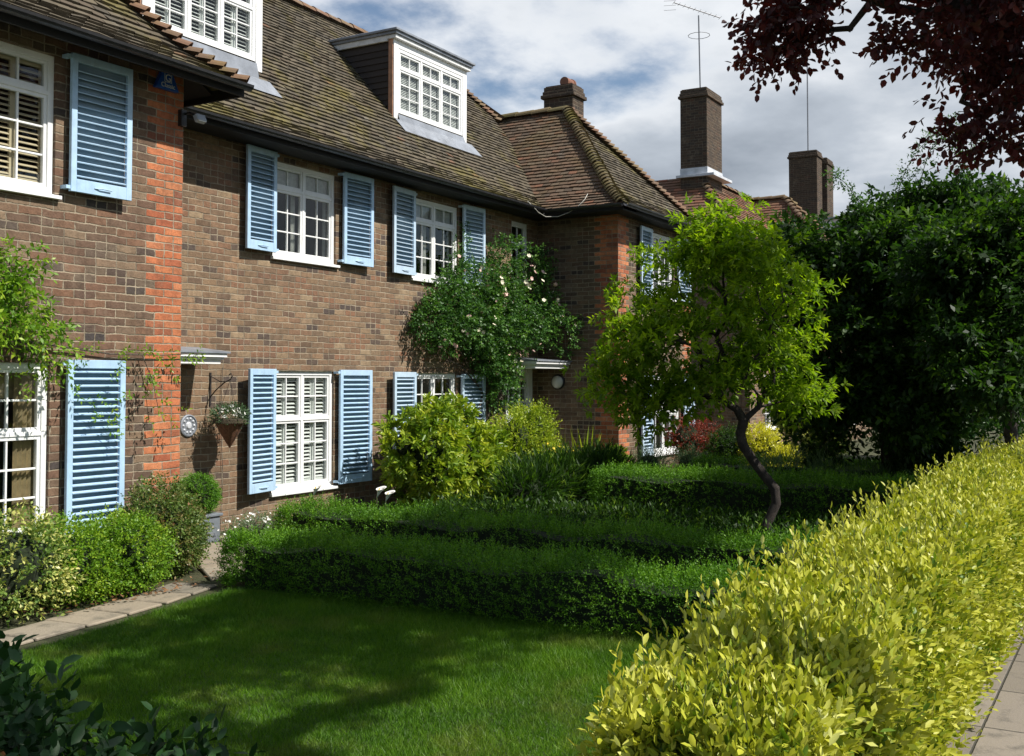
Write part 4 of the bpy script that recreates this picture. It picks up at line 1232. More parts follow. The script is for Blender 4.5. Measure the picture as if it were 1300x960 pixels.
mb = MB(); mb.box(25.9, 30.6, -1.3, -.9, 4.66, 4.72); mb.box(25.9, 26.3, -1.3, 5.5, 4.661, 4.721); mb.box(30.5, 35.4, -2.36, -1.95, 4.66, 4.72); mb.box(30.5, 31.0, -1.95, -.9, 4.661, 4.721)
mb.build('eaves_boards', M['soffit'], H3)
chimney(H3, 28.0, 29.2, .78, 1.55, 6.5, 9.72, M['brick_dark'], flash=7.55)

# ---- fourth house with the double stack ------------------------------
H4 = thing('brick_house', (43, 2, 0), 'distant brick house with a double chimney stack and a small white dormer', 'house')
mb = MB(); mb.box(40.0, 50, -1.2, 7, -.3, 5.0); mb.build('wall', M['brick_main'], H4)
mb = MB()
roof_face(mb, [(39.6, -1.6), (50.4, -1.6), (47.3, 1.5), (42.7, 1.5)], (39.6, -1.6), (0, 1), 4.95, gauge=.14, tw=.4)
roof_face(mb, [(39.6, -1.6), (42.7, 1.5), (42.7, 4.4), (39.6, 7.4)], (39.6, -1.6), (1, 0), 4.95, gauge=.14, tw=.4)
mb.quad((42.7, 1.5, 8.2), (47.3, 1.5, 8.2), (50.4, 7.4, 4.95), (39.6, 7.4, 4.95)); mb.quad((47.3, 1.5, 8.2), (50.4, -1.6, 4.95), (50.4, 7.4, 4.95))
mb.build('roof', M['tile_red'], H4, rnd=True)
c4 = chimney(H4, 42.0, 42.75, 1.40, 2.5, 7.0, 10.65, M['brick_dark'])
chimney(H4, 42.95, 43.9, 1.25, 2.3, 7.0, 10.5, M['brick_dark'])
mb = MB(); mb.box(41.9, 43.3, .3, 1.3, 7.0, 7.9); d4 = mb.build('dormer', M['white_old'], H4)
mb = MB(); mb.box(41.8, 43.4, .2, 1.35, 7.9, 7.97); mb.build('flat_roof', M['lead'], d4)

# ------------------------------------------------------------------ fittings on the walls
# hanging basket
hb = thing('hanging_basket', (9.13, -.32, .97), 'cone shaped wicker hanging basket of white flowers on a black iron bracket', 'hanging basket')
mb = MB(); n_ = 22
mb.lathe([(.004, 0), (.05, .075), (.10, .16), (.165, .28), (.175, .30), (.15, .30), (.0, .28)], (9.13, -.32, .98), 18); mb.build('basket', M['wicker'], hb)
mb = MB(); mb.lathe([(.15, 0), (.19, .01), (.185, .05), (.14, .06), (0, .05)], (9.13, -.32, 1.255), 18); mb.build('moss_rim', M['moss'], hb)
mb = MB()
mb.box(9.118, 9.142, -.014, .002, 1.46, 1.84)
mb.tube([(9.13, -.01, 1.56), (9.13, -.10, 1.64), (9.13, -.22, 1.72), (9.13, -.32, 1.76), (9.13, -.35, 1.80), (9.13, -.33, 1.83), (9.13, -.30, 1.81)], .007, 6)
mb.tube([(9.13, -.01, 1.80), (9.13, -.15, 1.74), (9.13, -.26, 1.735)], .005, 6)
mb.build('bracket', M['iron'], hb)
mb = MB()
for k in range(3):
    th = k * 2.09 + .4; mb.tube([(9.13, -.32, 1.755), (9.13 + .16 * math.cos(th), -.32 + .16 * math.sin(th), 1.27)], .0025, 4)
mb.build('chain', M['iron'], hb)
P_, D_ = ell_points(170, [((9.13, -.32, 1.31), (.15, .15, .10))], .5, 1.27)
D_ = unit(D_ + np.array([[0, 0, .5]]))
np_mesh('foliage', *sprigs(P_, D_, .10, 6, .045, .3, 40, .5)[:2], L['silver'], hb, rnd=None)
def blossoms(P, r, material, name, parent, n=5, out=None, loc=None):
    """small cupped flowers of n petals"""
    k = len(P); up = unit(rng.normal(0, .6, (k, 3)) + (out if out is not None else np.array([[0, -.5, .6]])))
    a = unit(np.cross(up, rng.normal(0, 1, (k, 3)))); b_ = np.cross(up, a)
    Vs, Fs, o = [], [], 0
    rr = (r * (.7 + .6 * rng.random(k)))[:, None]
    for j in range(n):
        th = 2 * math.pi * j / n
        d = a * math.cos(th) + b_ * math.sin(th); s_ = -a * math.sin(th) + b_ * math.cos(th)
        V = np.stack([P, P + d * rr * .6 + s_ * rr * .42 + up * rr * .2, P + d * rr + up * rr * .35, P + d * rr * .6 - s_ * rr * .42 + up * rr * .2], 1).reshape(-1, 3)
        Vs.append(V); Fs.append(np.arange(k)[:, None] * 4 + np.array([[0, 1, 2, 3]]) + o); o += len(V)
    V = np.concatenate(Vs); F_ = np.concatenate(Fs)
    for i in range(k):
        idx = np.concatenate([np.arange(4) + 4 * i + j * 4 * k for j in range(n)])
        np_mesh(name, V[idx], np.arange(4 * n).reshape(n, 4), material, parent)


P_, D_ = ell_points(42, [((9.13, -.32, 1.36), (.17, .17, .11))], .3, 1.33)
blossoms(P_, .02, M['petal'], 'flower', hb)

# round metal wall plaque
wp = thing('wall_plaque', (8.80, 0, 1.24), 'round grey cast metal plaque on the wall beside the orange brick corner', 'plaque')
mb = MB(); mb.lathe([(0, .0), (.125, .0), (.125, -.018), (.112, -.024), (.108, -.014), (.0, -.014)], (8.80, 0, 1.24), 28, 'y'); mb.build('disc', M['lead'], wp)
mb = MB()
for k in range(10):
    th = 2 * math.pi * k / 10; mb.lathe([(.0, 0), (.016, -.004), (.006, -.014), (0, -.014)], (8.80 + .08 * math.cos(th), -.013, 1.24 + .08 * math.sin(th)), 7, 'y')
mb.lathe([(0, 0), (.045, -.002), (.03, -.016), (0, -.018)], (8.80, -.013, 1.24), 12, 'y'); mb.build('relief_pattern', M['pale_lead'], wp)

# alarm bell box
ab = thing('alarm_box', (7.32, YL, 4.55), 'blue triangular alarm bell box high on the orange brick corner under the eaves', 'alarm box')
mb = MB()
ax0, az0 = 7.32, 4.55
mb.prism([(ax0 - .145, YL - .002, az0), (ax0 + .145, YL - .002, az0), (ax0 + .05, YL - .002, az0 + .20), (ax0 - .05, YL - .002, az0 + .20)], (0, -.055, 0)); mb.build('casing', M['bell'], ab, bevel=.008)


def text_obj(body, size, loc, parent, material, name='lettering', ext=.0015):
    cu = bpy.data.curves.new(name, 'FONT'); cu.body = body; cu.size = size; cu.align_x = 'CENTER'; cu.extrude = ext
    tmp = bpy.data.objects.new(name, cu); col.objects.link(tmp)
    dg = bpy.context.evaluated_depsgraph_get(); me = bpy.data.meshes.new_from_object(tmp.evaluated_get(dg)); bpy.data.objects.remove(tmp)
    me.name = name
    rot = Matrix.Rotation(math.pi / 2, 4, 'X'); me.transform(Matrix.Translation(Vector(loc) - root_of(parent).location) @ rot)
    me.materials.clear(); me.materials.append(material); o = bpy.data.objects.new(name, me); link(o, parent); return o


text_obj('G', .10, (ax0, YL - .0585, az0 + .078), ab, M['white'])
text_obj('Classic', .062, (ax0, YL - .0585, az0 + .018), ab, M['white'])
mb = MB()
for (a, b_, c_, d_) in ((-.042, .042, .158, .163), (-.042, .042, .068, .073), (-.045, -.040, .068, .163), (.040, .045, .068, .163)):
    mb.box(ax0 + a, ax0 + b_, YL - .0592, YL - .0575, az0 + c_, az0 + d_)
mb.build('emblem_border', M['white'], ab)
# security lamp
sl_ = thing('security_lamp', (XL, YL, 4.30), 'small grey security floodlight under the eave on the orange brick corner', 'lamp')
mb = MB(); rm = Matrix.Rotation(R_(-25), 3, 'X'); mb.box(7.545, 7.665, -1.42, -1.36, 4.27, 4.35, rm, (7.6, -1.39, 4.31)); mb.build('lamp_head', simple('grey_lamp_case', (.35, .38, .42), .4), sl_, bevel=.01)
mb = MB(); mb.tube([(7.55, -1.2, 4.36), (7.56, -1.30, 4.37), (7.59, -1.38, 4.32)], .014, 8); mb.box(7.50, 7.566, -1.25, -1.2005, 4.24, 4.40); mb.build('arm', M['black'], sl_)
# bulkhead wall lamp
wl_ = thing('wall_lamp', (XW, -.42, 1.72), 'round opal glass wall lamp beside the front door', 'lamp')
mb = MB(); mb.lathe([(0, 0), (.135, 0), (.135, -.03), (.115, -.05), (.115, -.02), (0, -.02)], (XW, -.42, 1.72), 24, 'x'); mb.build('rim', M['black'], wl_)
mb = MB(); mb.lathe([(.114, -.02), (.11, -.055), (.085, -.085), (.045, -.102), (.0, -.106)], (XW, -.42, 1.72), 24, 'x'); mb.build('glass_dome', M['globe'], wl_, smooth=True)
# loose cable on the eaves
mb = MB(); mb.tube([(15.75, -.50, 4.74), (15.85, -.55, 4.66), (16.0, -.57, 4.58), (16.2, -.60, 4.53), (16.36, -.75, 4.54), (16.38, -.95, 4.60), (16.40, -1.1, 4.68), (16.52, -1.18, 4.82), (16.6, -1.2, 4.93)], .0055, 6)
tag(mb.build('cable', M['cable'], loc=(16.3, -.5, 4.6), smooth=True), 'loose pale cable looping over the gutter at the corner of the wing', 'cable')


def aerial(loc, h, label, kind='yagi', sc=1.0, lean=0.0):
    o = thing('tv_aerial', loc, label, 'aerial')
    x, y, z = loc
    mb = MB(); mb.tube([(x, y, z), (x - lean, y, z + h)], .02 * sc, 7); mb.build('mast', M['metal'], o)
    if kind:
        mb = MB(); tx = x - lean
        mb.tube([(tx - .45 * sc, y + .55 * sc, z + h + .32 * sc), (tx + .35 * sc, y - .5 * sc, z + h - .05 * sc)], .014 * sc, 6)
        for k in range(10):
            f = k / 9; cx, cy, cz = tx - .45 * sc + .8 * sc * f, y + .55 * sc - 1.05 * sc * f, z + h + .32 * sc - .37 * sc * f
            mb.tube([(cx - .10 * sc, cy - .08 * sc, cz), (cx + .10 * sc, cy + .08 * sc, cz)], .006 * sc, 4)
        for k in range(4):
            zz_ = z + h + (.12 + .13 * k) * sc; mb.tube([(tx - .8 * sc, y + .7 * sc, zz_ - .1), (tx - .42 * sc, y + .5 * sc, zz_)], .005 * sc, 4)
        mb.build('antenna', M['metal'], o)
        if kind == 'ring':
            mb = MB(); mb.tube([(tx + lean * .2 + .3 * math.cos(a * .5236), y + .3 * math.sin(a * .5236), z + h * .74) for a in range(13)], .008, 5, cap=False); mb.build('loop_antenna', M['metal'], o)
    return o


aerial((28.5, 1.15, 9.72), 2.15, 'tall television aerial on the big single chimney stack', 'ring', 1.0, .1)
aerial((42.6, 1.9, 10.65), 6.2, 'very tall thin bare mast on the double chimney stack', None, 1.3)
aerial((58, 0.8, 6), 4.6, 'small far off aerial beyond the double chimney', 'yagi', .9)

# ------------------------------------------------------------------ hedges
def hedge(name, x0, x1, y0, y1, h, leafm, label, n, ll, wd, length, nleaf=8, rough=.05, group=None, six=False, up=.5, cat='hedge', topg=None, skirt=0.0, ang=50, bs=4, droop=0., jit=.25, flat=.6, taper=0.0, dens=None, yext=None, rr_=.17):
    o = thing(name, ((x0 + x1) / 2, (y0 + y1) / 2, 0), label, cat, group)
    lx, ly = x1 - x0, y1 - y0
    ar = np.array([lx * ly, ly * h, ly * h, lx * h * 3.2, lx * h * 3.2]); ar = ar / ar.sum()
    f = rng.choice(5, n, p=ar); a = rng.random(n); b_ = rng.random(n)
    if dens is not None: 
        k = rng.random(n) < dens; 
    P = np.zeros((n, 3)); D = np.zeros((n, 3))
    s_ = f == 0; P[s_] = np.c_[x0 + lx * a[s_], y0 + ly * b_[s_], np.full(s_.sum(), h)]; D[s_] = (0, 0, 1)
    for i, (xx_, dd) in ((1, (x0, -1)), (2, (x1, 1))):
        s_ = f == i; P[s_] = np.c_[np.full(s_.sum(), xx_), y0 + ly * a[s_], h * b_[s_]]; D[s_] = (dd, 0, 0)
    for i, (yy_, dd) in ((3, (y0, -1)), (4, (y1, 1))):
        s_ = f == i; P[s_] = np.c_[x0 + lx * a[s_], np.full(s_.sum(), yy_), h * b_[s_]]; D[s_] = (0, dd, 0)
    lo = np.array([x0 + rr_, y0 + rr_, -9.0]); hi = np.array([x1 - rr_, y1 - rr_, h - rr_])
    cc = np.clip(P, lo, hi); dd_ = P - cc; D = unit(dd_); P = cc + D * rr_
    c_ = np.array([(x0 + x1) / 2, (y0 + y1) / 2, h * .5])
    dep = rng.random(n) ** 1.5
    P = P + D * (lump(P, bs, x0) * rough - dep[:, None][:, 0] * .09)[:, None] if False else P + D * ((lump(P, bs, x0) * rough - dep * .09)[:, None])
    if topg is not None:
        P[:, 2] *= topg(P[:, 0], P[:, 1])
    if taper: P[:, 1] += (P[:, 1] - c_[1]) * taper * (P[:, 2] / h - .5)
    D = unit(D + rng.normal(0, .4, D.shape) + np.array([[0, 0, up]]))
    P = P - D * length * .5
    P[:, 2] = np.maximum(P[:, 2], .02)
    V, Fc, r = sprigs(P, D, length * (.6 + .8 * rng.random(n)), nleaf, ll, wd, ang, flat, six, droop, jit=jit)
    np_mesh('foliage', V, Fc, leafm, o, r)
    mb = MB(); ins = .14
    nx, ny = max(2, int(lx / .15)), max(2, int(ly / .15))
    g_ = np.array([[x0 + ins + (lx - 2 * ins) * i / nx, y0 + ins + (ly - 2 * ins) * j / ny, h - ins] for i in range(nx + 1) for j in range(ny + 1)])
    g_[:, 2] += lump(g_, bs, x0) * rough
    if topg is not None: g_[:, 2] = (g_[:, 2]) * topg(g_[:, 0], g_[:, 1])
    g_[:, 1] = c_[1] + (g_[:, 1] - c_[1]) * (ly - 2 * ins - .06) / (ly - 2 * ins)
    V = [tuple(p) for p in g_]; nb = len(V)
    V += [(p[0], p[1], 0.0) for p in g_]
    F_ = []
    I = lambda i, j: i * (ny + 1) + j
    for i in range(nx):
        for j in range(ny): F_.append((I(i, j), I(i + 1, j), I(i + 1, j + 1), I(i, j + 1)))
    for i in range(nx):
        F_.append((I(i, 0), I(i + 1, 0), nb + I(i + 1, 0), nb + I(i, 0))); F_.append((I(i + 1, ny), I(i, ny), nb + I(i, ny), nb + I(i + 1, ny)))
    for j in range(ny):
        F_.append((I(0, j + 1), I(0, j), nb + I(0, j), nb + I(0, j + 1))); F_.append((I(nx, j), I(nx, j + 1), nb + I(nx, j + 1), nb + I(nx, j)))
    mb.add(V, F_); mb.build('dark_core', M['core'], o)
    return o


G_BOX = 'low clipped box hedges across the front garden'
hedge('box_hedge', 6.72, 7.45, -7.15, -2.58, .47, L['box'], 'low dark green box hedge nearest the lawn, running from the path to the golden hedge', 8500, .021, .5, .11, 10, .075, G_BOX)
hedge('box_hedge', 8.25, 8.90, -7.2, -1.75, .53, L['box'], 'second low box hedge, between the lawn hedge and the small bright green tree', 7500, .022, .5, .11, 9, .07, G_BOX)
hedge('box_hedge', 12.5, 13.5, -7.4, -3.2, .62, L['box'], 'sunlit topped box hedge behind the small bright green tree, ending at the orange brick corner', 7500, .026, .5, .11, 8, .05, G_BOX)
hedge('box_hedge', 15.6, 16.3, -7.6, -3.4, .60, L['box'], 'furthest low box hedge, in front of the dark trees on the right', 3500, .03, .5, .1, 7, .03, G_BOX)

# golden privet hedge along the pavement
o = hedge('privet_hedge', 3.15, 22.0, -8.48, -7.92, .78, L['privet'], 'long golden yellow privet hedge beside the pavement in full sun', 12000, .044, .46, .20, 9, .10, six=False, up=.7, bs=3.2, ang=48,
          topg=lambda x, y: 1.0 + .02 * np.maximum(x - 4, 0) - .12 * np.clip(4.3 - x, 0, 1), droop=.05, jit=.22)
# denser, looser growth on the near part, with long shoots standing out of the top
def privet_near():
    n = 8200
    x = 3.05 + 8.2 * rng.random(n) ** 1.35; u = rng.random(n)
    P = np.zeros((n, 3)); D = np.zeros((n, 3))
    y0, y1, h = -8.50, -7.88, .78 
    f = rng.random(n)
    top = f < .5; sideo = (f >= .5) & (f < .74); sidei = (f >= .74) & (f < .96); end = f >= .96
    P[top] = np.c_[x[top], y0 + (y1 - y0) * u[top], np.full(top.sum(), h)]; D[top] = (0, 0, 1)
    P[sideo] = np.c_[x[sideo], np.full(sideo.sum(), y0), h * u[sideo]]; D[sideo] = (0, -1, .3)
    P[sidei] = np.c_[x[sidei], np.full(sidei.sum(), y1), h * u[sidei]]; D[sidei] = (0, 1, .3)
    P[end] = np.c_[np.full(end.sum(), 3.1), y0 + (y1 - y0) * rng.random(end.sum()), h * u[end]]; D[end] = (-1, 0, .3)
    P = P + D * (lump(P, 4.2, 2.0) * .09 + lump(P, 13.0, 1.0) * .05 - .15 * rng.random(n) ** 1.2)[:, None]
    P[:, 2] *= 1 + .02 * np.maximum(P[:, 0] - 4, 0) - .12 * np.clip(4.3 - P[:, 0], 0, 1)
    D = unit(D + rng.normal(0, .35, D.shape) + np.array([[0, 0, .7]]))
    P = P - D * .08; P[:, 2] = np.maximum(P[:, 2], .03)
    a = sprigs(P, D, .12 + .14 * rng.random(n), 10, .047, .46, 46, .55, True, .03, jit=.2, fold=.35)
    # taller shoots
    k = 1100; xs = 3.1 + 10.2 * rng.random(k) ** 1.2; ys = -8.4 + .62 * rng.random(k)
    Ps = np.c_[xs, ys, np.full(k, .70) + .015 * (xs - 3.8) - .09 * np.clip(4.3 - xs, 0, 1) + .03 * rng.random(k)]; Ds = unit(np.c_[rng.normal(0, .22, k), rng.normal(.05, .22, k), np.ones(k)])
    ln_ = .09 + .22 * rng.random(k) ** 1.5
    b_ = sprigs(Ps, Ds, ln_, 11, .045, .42, 42, .5, True, 0, jit=.15, fold=.4, rbase=.5 + .5 * rng.random(k))
    V, Fc, r = cat_([a, b_])
    np_mesh('leading_shoots', V, Fc, L['privet'], o, r)
    tag(stems_mesh(Ps, Ds, ln_, .003, 'stem', M['stem'], o), kind='stuff')


privet_near()

# ------------------------------------------------------------------ lawn grass
def in_poly(x, y, poly):
    c_ = np.zeros(len(x), bool); n = len(poly)
    for i in range(n):
        (x0, y0), (x1, y1) = poly[i], poly[(i + 1) % n]
        t_ = ((y0 > y) != (y1 > y)) & (x < (x1 - x0) * (y - y0) / (y1 - y0 + 1e-12) + x0); c_ ^= t_
    return c_


def grass(name, poly, n, h, wdt, label, seed=0):
    xs = [p[0] for p in poly]; ys = [p[1] for p in poly]
    x = min(xs) + (max(xs) - min(xs)) * rng.random(n); y = min(ys) + (max(ys) - min(ys)) * rng.random(n)
    k = in_poly(x, y, poly); x, y = x[k], y[k]
    P = np.c_[x, y, np.full(len(x), .004)]
    D = unit(np.c_[rng.normal(0, .45, len(x)), rng.normal(0, .45, len(x)), np.ones(len(x))])
    hh = h * (.5 + rng.random(len(x))) * (1 + .35 * lump(P, 2.2, seed))
    a = unit(np.cross(D, rng.normal(0, 1, D.shape)))
    tip = P + D * hh[:, None] + rng.normal(0, .25, D.shape) * hh[:, None] * np.array([[1, 1, .1]])
    V = np.stack([P - a * wdt, P + a * wdt, tip], 1).reshape(-1, 3)
    Fc = np.arange(len(x) * 3).reshape(-1, 3)
    r = np.clip(rng.random(len(x)) * .8 + .2 * lump(P, 1.1, 4), 0, 1)
    return tag(np_mesh(name, V, Fc, L['grass'], None, r), label, 'grass', kind='stuff')


grass('grass', LAWN, 330000, .038, .0022, 'short mown lawn grass dappled with tree shade')
grass('grass', [(14.2, -7.2), (24, -7.2), (24, -3.2), (14.2, -3.2)], 60000, .06, .006, 'lawn grass of the further garden behind the box hedges')

# ------------------------------------------------------------------ shrubs by the left house
shrub('variegated_shrub', (4.7, -2.05, 0), [((4.35, -1.95, .42), (.65, .5, .44)), ((5.15, -2.05, .36), (.5, .42, .40)), ((3.6, -2.0, .4), (.6, .5, .45))], L['variegated'],
      'yellow and cream variegated shrub under the big white window at the left edge', n=3000, nleaf=7, ll=.04, wd=.55, length=.13)
shrub('small_leaved_shrub', (5.95, -1.98, 0), [((5.75, -1.98, .30), (.42, .42, .36)), ((6.2, -1.98, .33), (.38, .42, .36))], L['lime'],
      'bright green small leaved shrub between the variegated shrub and the bronze tipped shrub', n=3000, nleaf=8, ll=.028, wd=.55, length=.11)
shrub('rounded_shrub', (6.85, -1.72, 0), [((6.82, -1.72, .40), (.42, .42, .44)), ((7.1, -1.6, .33), (.28, .3, .36))], L['bronze'],
      'rounded shrub with bronze tipped leaves at the foot of the orange brick corner', n=2600, nleaf=8, ll=.032, wd=.55, length=.11)
# box ball in planter
pt = thing('planter', (8.40, -.58, 0), 'square grey lead planter by the wall holding the clipped ball', 'planter')
mb = MB(); mb.prism([(8.23, -.75, 0.02), (8.57, -.75, 0.02), (8.57, -.41, 0.02), (8.23, -.41, 0.02)], (0, 0, .28)); mb.build('box', M['pot'], pt, bevel=.01)
mb = MB(); mb.box(8.21, 8.59, -.77, -.39, .30, .33); mb.build('rim', M['pot'], pt, bevel=.005)
shrub('topiary_ball', (8.40, -.58, .33), [((8.40, -.58, .53), (.235, .235, .225))], L['ball'], 'bright green clipped box ball standing in the grey planter', 'topiary', n=1500, nleaf=8, ll=.018, wd=.55,
      length=.06, shell=.2, bump_=.03, up=.1, zmin=.34, stems=3, corek=.8)
# little white flowers beside path
wf = shrub('white_flowered_plant', (8.75, -1.0, 0), [((8.75, -1.0, .13), (.3, .28, .16)), ((9.2, -.8, .12), (.3, .25, .15))], L['silver'], 'grey green mat of tiny white flowers beside the path', 'plant', n=500, nleaf=6, ll=.025, wd=.4, length=.09, core=False)
P_, D_ = ell_points(95, [((8.75, -1.0, .15), (.32, .3, .18)), ((9.2, -.8, .14), (.32, .27, .17))], .2, .05)
blossoms(P_, .014, M['petal'], 'flower', wf)
# ferny patch left of path bend
shrub('ground_plant', (7.85, -2.0, 0), [((9.0, -1.45, .10), (.35, .3, .14)), ], L['green'], 'low green edging plant next to the white flowered mat', 'plant', n=350, nleaf=6, ll=.05, wd=.3, length=.12, core=False)


def lily(loc, label, nfl=1, h=.55):
    o = thing('calla_lily', loc, label, 'flower', 'white calla lilies behind the box hedge')
    n = 9; x, y, z = loc
    B = np.c_[x + rng.normal(0, .05, n), y + rng.normal(0, .05, n), np.full(n, .02)]
    D = unit(np.c_[rng.normal(0, .45, n), rng.normal(0, .45, n), np.ones(n)])
    V, Fc, r = leaves(B + D * .10, D, .22 + .10 * rng.random(n), .34, rng.random(n), .2, True, .3, droop=.12)
    np_mesh('leaf', V, Fc, L['green'], o, r)
    for k in range(nfl):
        fx, fy = x + (k - .4) * .1, y - .05 - k * .04; hz = h - k * .05
        mb = MB(); mb.tube([(fx, fy + .02, .02), (fx, fy, hz * .6), (fx, fy, hz)], .006, 6); st = mb.build('stem', M['stem'], o)
        mb = MB(); mb.lathe([(.006, 0), (.012, .035), (.024, .07), (.042, .095), (.050, .10), (.024, .075), (.010, .04)], (fx, fy, hz), 16)
        # one-sided flared lip
        mb.v = [(vx + (vz - hz) * .25 * (1 if vx > fx else .2), vy - (vz - hz) * .45, vz + (vx - fx) * .35) for vx, vy, vz in mb.v]
        mb.build('flower', M['petal'], o, smooth=True)
        mb = MB(); mb.tube([(fx, fy - .01, hz + .04), (fx, fy - .035, hz + .10)], .006, 6); mb.build('spadix', M['petal_yellow'], o)
    return o


lily((9.2, -1.48, 0), 'white calla lily standing behind the left end of the box hedges', 1, .50)
lily((9.25, -2.3, 0), 'pair of white calla lilies behind the box hedge, below the yellow green shrub', 2, .52)

# ------------------------------------------------------------------ shrubs by the main wall
shrub('yellow_green_shrub', (12.6, -.95, 0), [((12.2, -.95, .65), (.55, .48, .60)), ((12.5, -.85, 1.05), (.30, .28, .36)), ((13.35, -.7, 1.10), (.22, .22, .42)), ((13.1, -1.0, .52), (.6, .45, .52)), ((11.85, -.8, .9), (.2, .2, .25)), ((13.8, -.85, .6), (.35, .3, .42))], L['choisya'],
      'large glossy yellow green shrub below the right hand ground floor shutters', n=1500, nleaf=8, ll=.12, wd=.33, length=.22, ang=68, whorl=True, six=True, flat=.5, shell=.6, bump_=.35, corek=.55, stems=20, ldroop=.15)
shrub('flowering_shrub', (15.0, -1.1, 0), [((14.4, -1.0, .85), (.40, .4, .42)), ((14.85, -1.05, .95), (.36, .36, .44)), ((15.3, -1.1, .50), (.32, .32, .38)), ((14.8, -1.2, .4), (.75, .4, .40))], L['broom'],
      'lime coloured arching shrub beside the front door', n=2600, nleaf=9, ll=.052, wd=.42, length=.24, ang=45, up=.7, shell=.5, bump_=.25, stems=22)
yf = thing('yellow_flower_clump', (15.2, -1.75, 0), 'small clump of yellow flowers at the foot of the lime coloured shrub', 'flower')
P_, D_ = ell_points(260, [((15.1, -1.72, .55), (.5, .2, .16)), ((14.6, -1.6, .6), (.4, .2, .2))], .6, .2)
np_mesh('foliage', *sprigs(P_ - np.array([[0, 0, .2]]), D_ * .4 + np.array([[0, 0, 1.]]), .22, 6, .05, .3, 40)[:2], L['green'], yf)
blossoms(P_[:90] + np.array([[0, -.03, .04]]), .02, M['petal_yellow'], 'flower', yf)
shrub('dark_leaved_clump', (13.9, -2.3, 0), [((12.7, -2.2, .30), (.6, .4, .30)), ((13.6, -2.15, .35), (.9, .45, .36)), ((14.7, -2.3, .36), (.7, .45, .38))], L['dark'],
      'shaded dark green clump of strappy leaves in front of the wing wall', n=1900, nleaf=6, ll=.16, wd=.12, length=.2, ang=25, up=1.2, shell=.6, stems=0)

# low planting that fills the bed between the hedges
n = 3600
Pg = np.c_[rng.uniform(8.95, 12.45, n), rng.uniform(-7.3, -1.5, n), np.full(n, .02)]
Pg = Pg[(Pg[:, 0] - 12.3) ** 2 + (Pg[:, 1] + .9) ** 2 > .5]
V, Fc, r = sprigs(Pg, unit(rng.normal(0, .35, Pg.shape) + np.array([[0, 0, 1.]])), .14 + .16 * rng.random(len(Pg)), 8, .075, .34, 45, .5, False, .05)
tag(np_mesh('ground_cover_plants', V, Fc, L['dark'], None, r), 'low dark green planting filling the bed between the box hedges', 'plants', kind='stuff')
# tall grass blades beside the door
gb = thing('grass_tuft', (16.6, -1.1, 0), 'tall thin yellow green grass stems beside the door', 'plant')
n = 55; B = np.c_[16.6 + rng.normal(0, .16, n), -1.1 + rng.normal(0, .16, n), np.full(n, .02)]; D = unit(np.c_[rng.normal(0, .16, n), rng.normal(0, .16, n), np.ones(n)])
V, Fc, r = leaves(B, D, 0.45 + .6 * rng.random(n), .012, rng.random(n), .1, True, .2, droop=.1); np_mesh('blades', V, Fc, L['broom'], gb, r)

# ------------------------------------------------------------------ climbing rose
cr = thing('climbing_rose', (15.3, -.12, 0), 'climbing rose with small pink and cream blooms over the front door and upper window', 'climbing plant')
lobes = [((13.35, -.20, 2.65), (.50, .22, .42)), ((13.9, -.25, 3.0), (.50, .28, .42)), ((14.6, -.28, 3.15), (.55, .32, .45)), ((14.5, -.28, 2.55), (.70, .34, .42)), ((15.3, -.3, 3.15), (.60, .36, .50)),
         ((15.6, -.3, 2.55), (.75, .36, .42)), ((16.3, -.4, 3.0), (.50, .36, .50)), ((13.8, -.22, 2.35), (.35, .18, .16)), ((14.9, -.25, 2.10), (.45, .26, .22)), ((15.3, -.28, 1.95), (.42, .24, .28)), ((15.4, -.28, 3.75), (.35, .2, .30)),
         ((16.35, -.3, 3.75), (.36, .18, .30)), ((15.25, -.3, 1.55), (.24, .2, .28)), ((16.8, -.55, 2.6), (.22, .3, .30)), ((14.1, -.16, 3.5), (.2, .1, .25))]
P_, D_ = ell_points(4300, lobes, .7, 1.15, .45, 4.5, 2.0)
P_[:, 1] = np.minimum(P_[:, 1], -.03)
D_ = unit(D_ + rng.normal(0, .45, D_.shape) + np.array([[0, -.4, .1]]))
a = sprigs(P_, D_, .14, 7, .052, .64, 60, .6, False, .25, sag=.2)
# long stray shoots
k = 90
lb = [lobes[i] for i in rng.integers(0, len(lobes), k)]
Ps = np.array([np.array(c) + np.array([rng.uniform(-.9, .9) * r[0], -.05, abs(rng.uniform(.4, .9)) * r[2]]) for c, r in lb]); Ds = unit(np.c_[rng.normal(0, .6, k), rng.normal(-.35, .2, k), rng.uniform(.1, 1, k)])
ln_ = .25 + .35 * rng.random(k)
b_ = sprigs(Ps, Ds, ln_, 12, .04, .6, 60, .5, False, .2, sag=.5, rbase=.6 + .4 * rng.random(k))
k2 = 46; Pv = np.c_[np.where(rng.random(k2) < .5, rng.uniform(14.3, 14.6, k2), rng.uniform(15.15, 15.45, k2)), np.full(k2, -.08), rng.uniform(3.3, 4.25, k2)]
c_ = sprigs(Pv, unit(np.c_[rng.normal(0, .5, k2), rng.normal(-.2, .1, k2), rng.normal(.5, .5, k2)]), .22, 9, .038, .6, 60, .5, False, .2, sag=.3, rbase=.5 + .5 * rng.random(k2))
V, Fc, r = cat_([a, b_, c_]); np_mesh('foliage', V, Fc, L['rose'], cr, r)
mb = MB()
for k in range(16):
    c0, r0 = lobes[rng.integers(len(lobes))]; x0 = 15.2 + rng.normal(0, .25)
    e = Vector((c0[0] + rng.normal(0, .4), -.12, c0[2] + rng.normal(0, .3)))
    b0 = Vector((x0, -.15, 0)); m1 = Vector((x0 + rng.normal(0, .15), -.10, 1.3)); m2 = m1.lerp(e, .5) + Vector((0, 0, .2))
    mb.tube([b0, m1, m2, e], [.022, .016, .010, .005], 6)
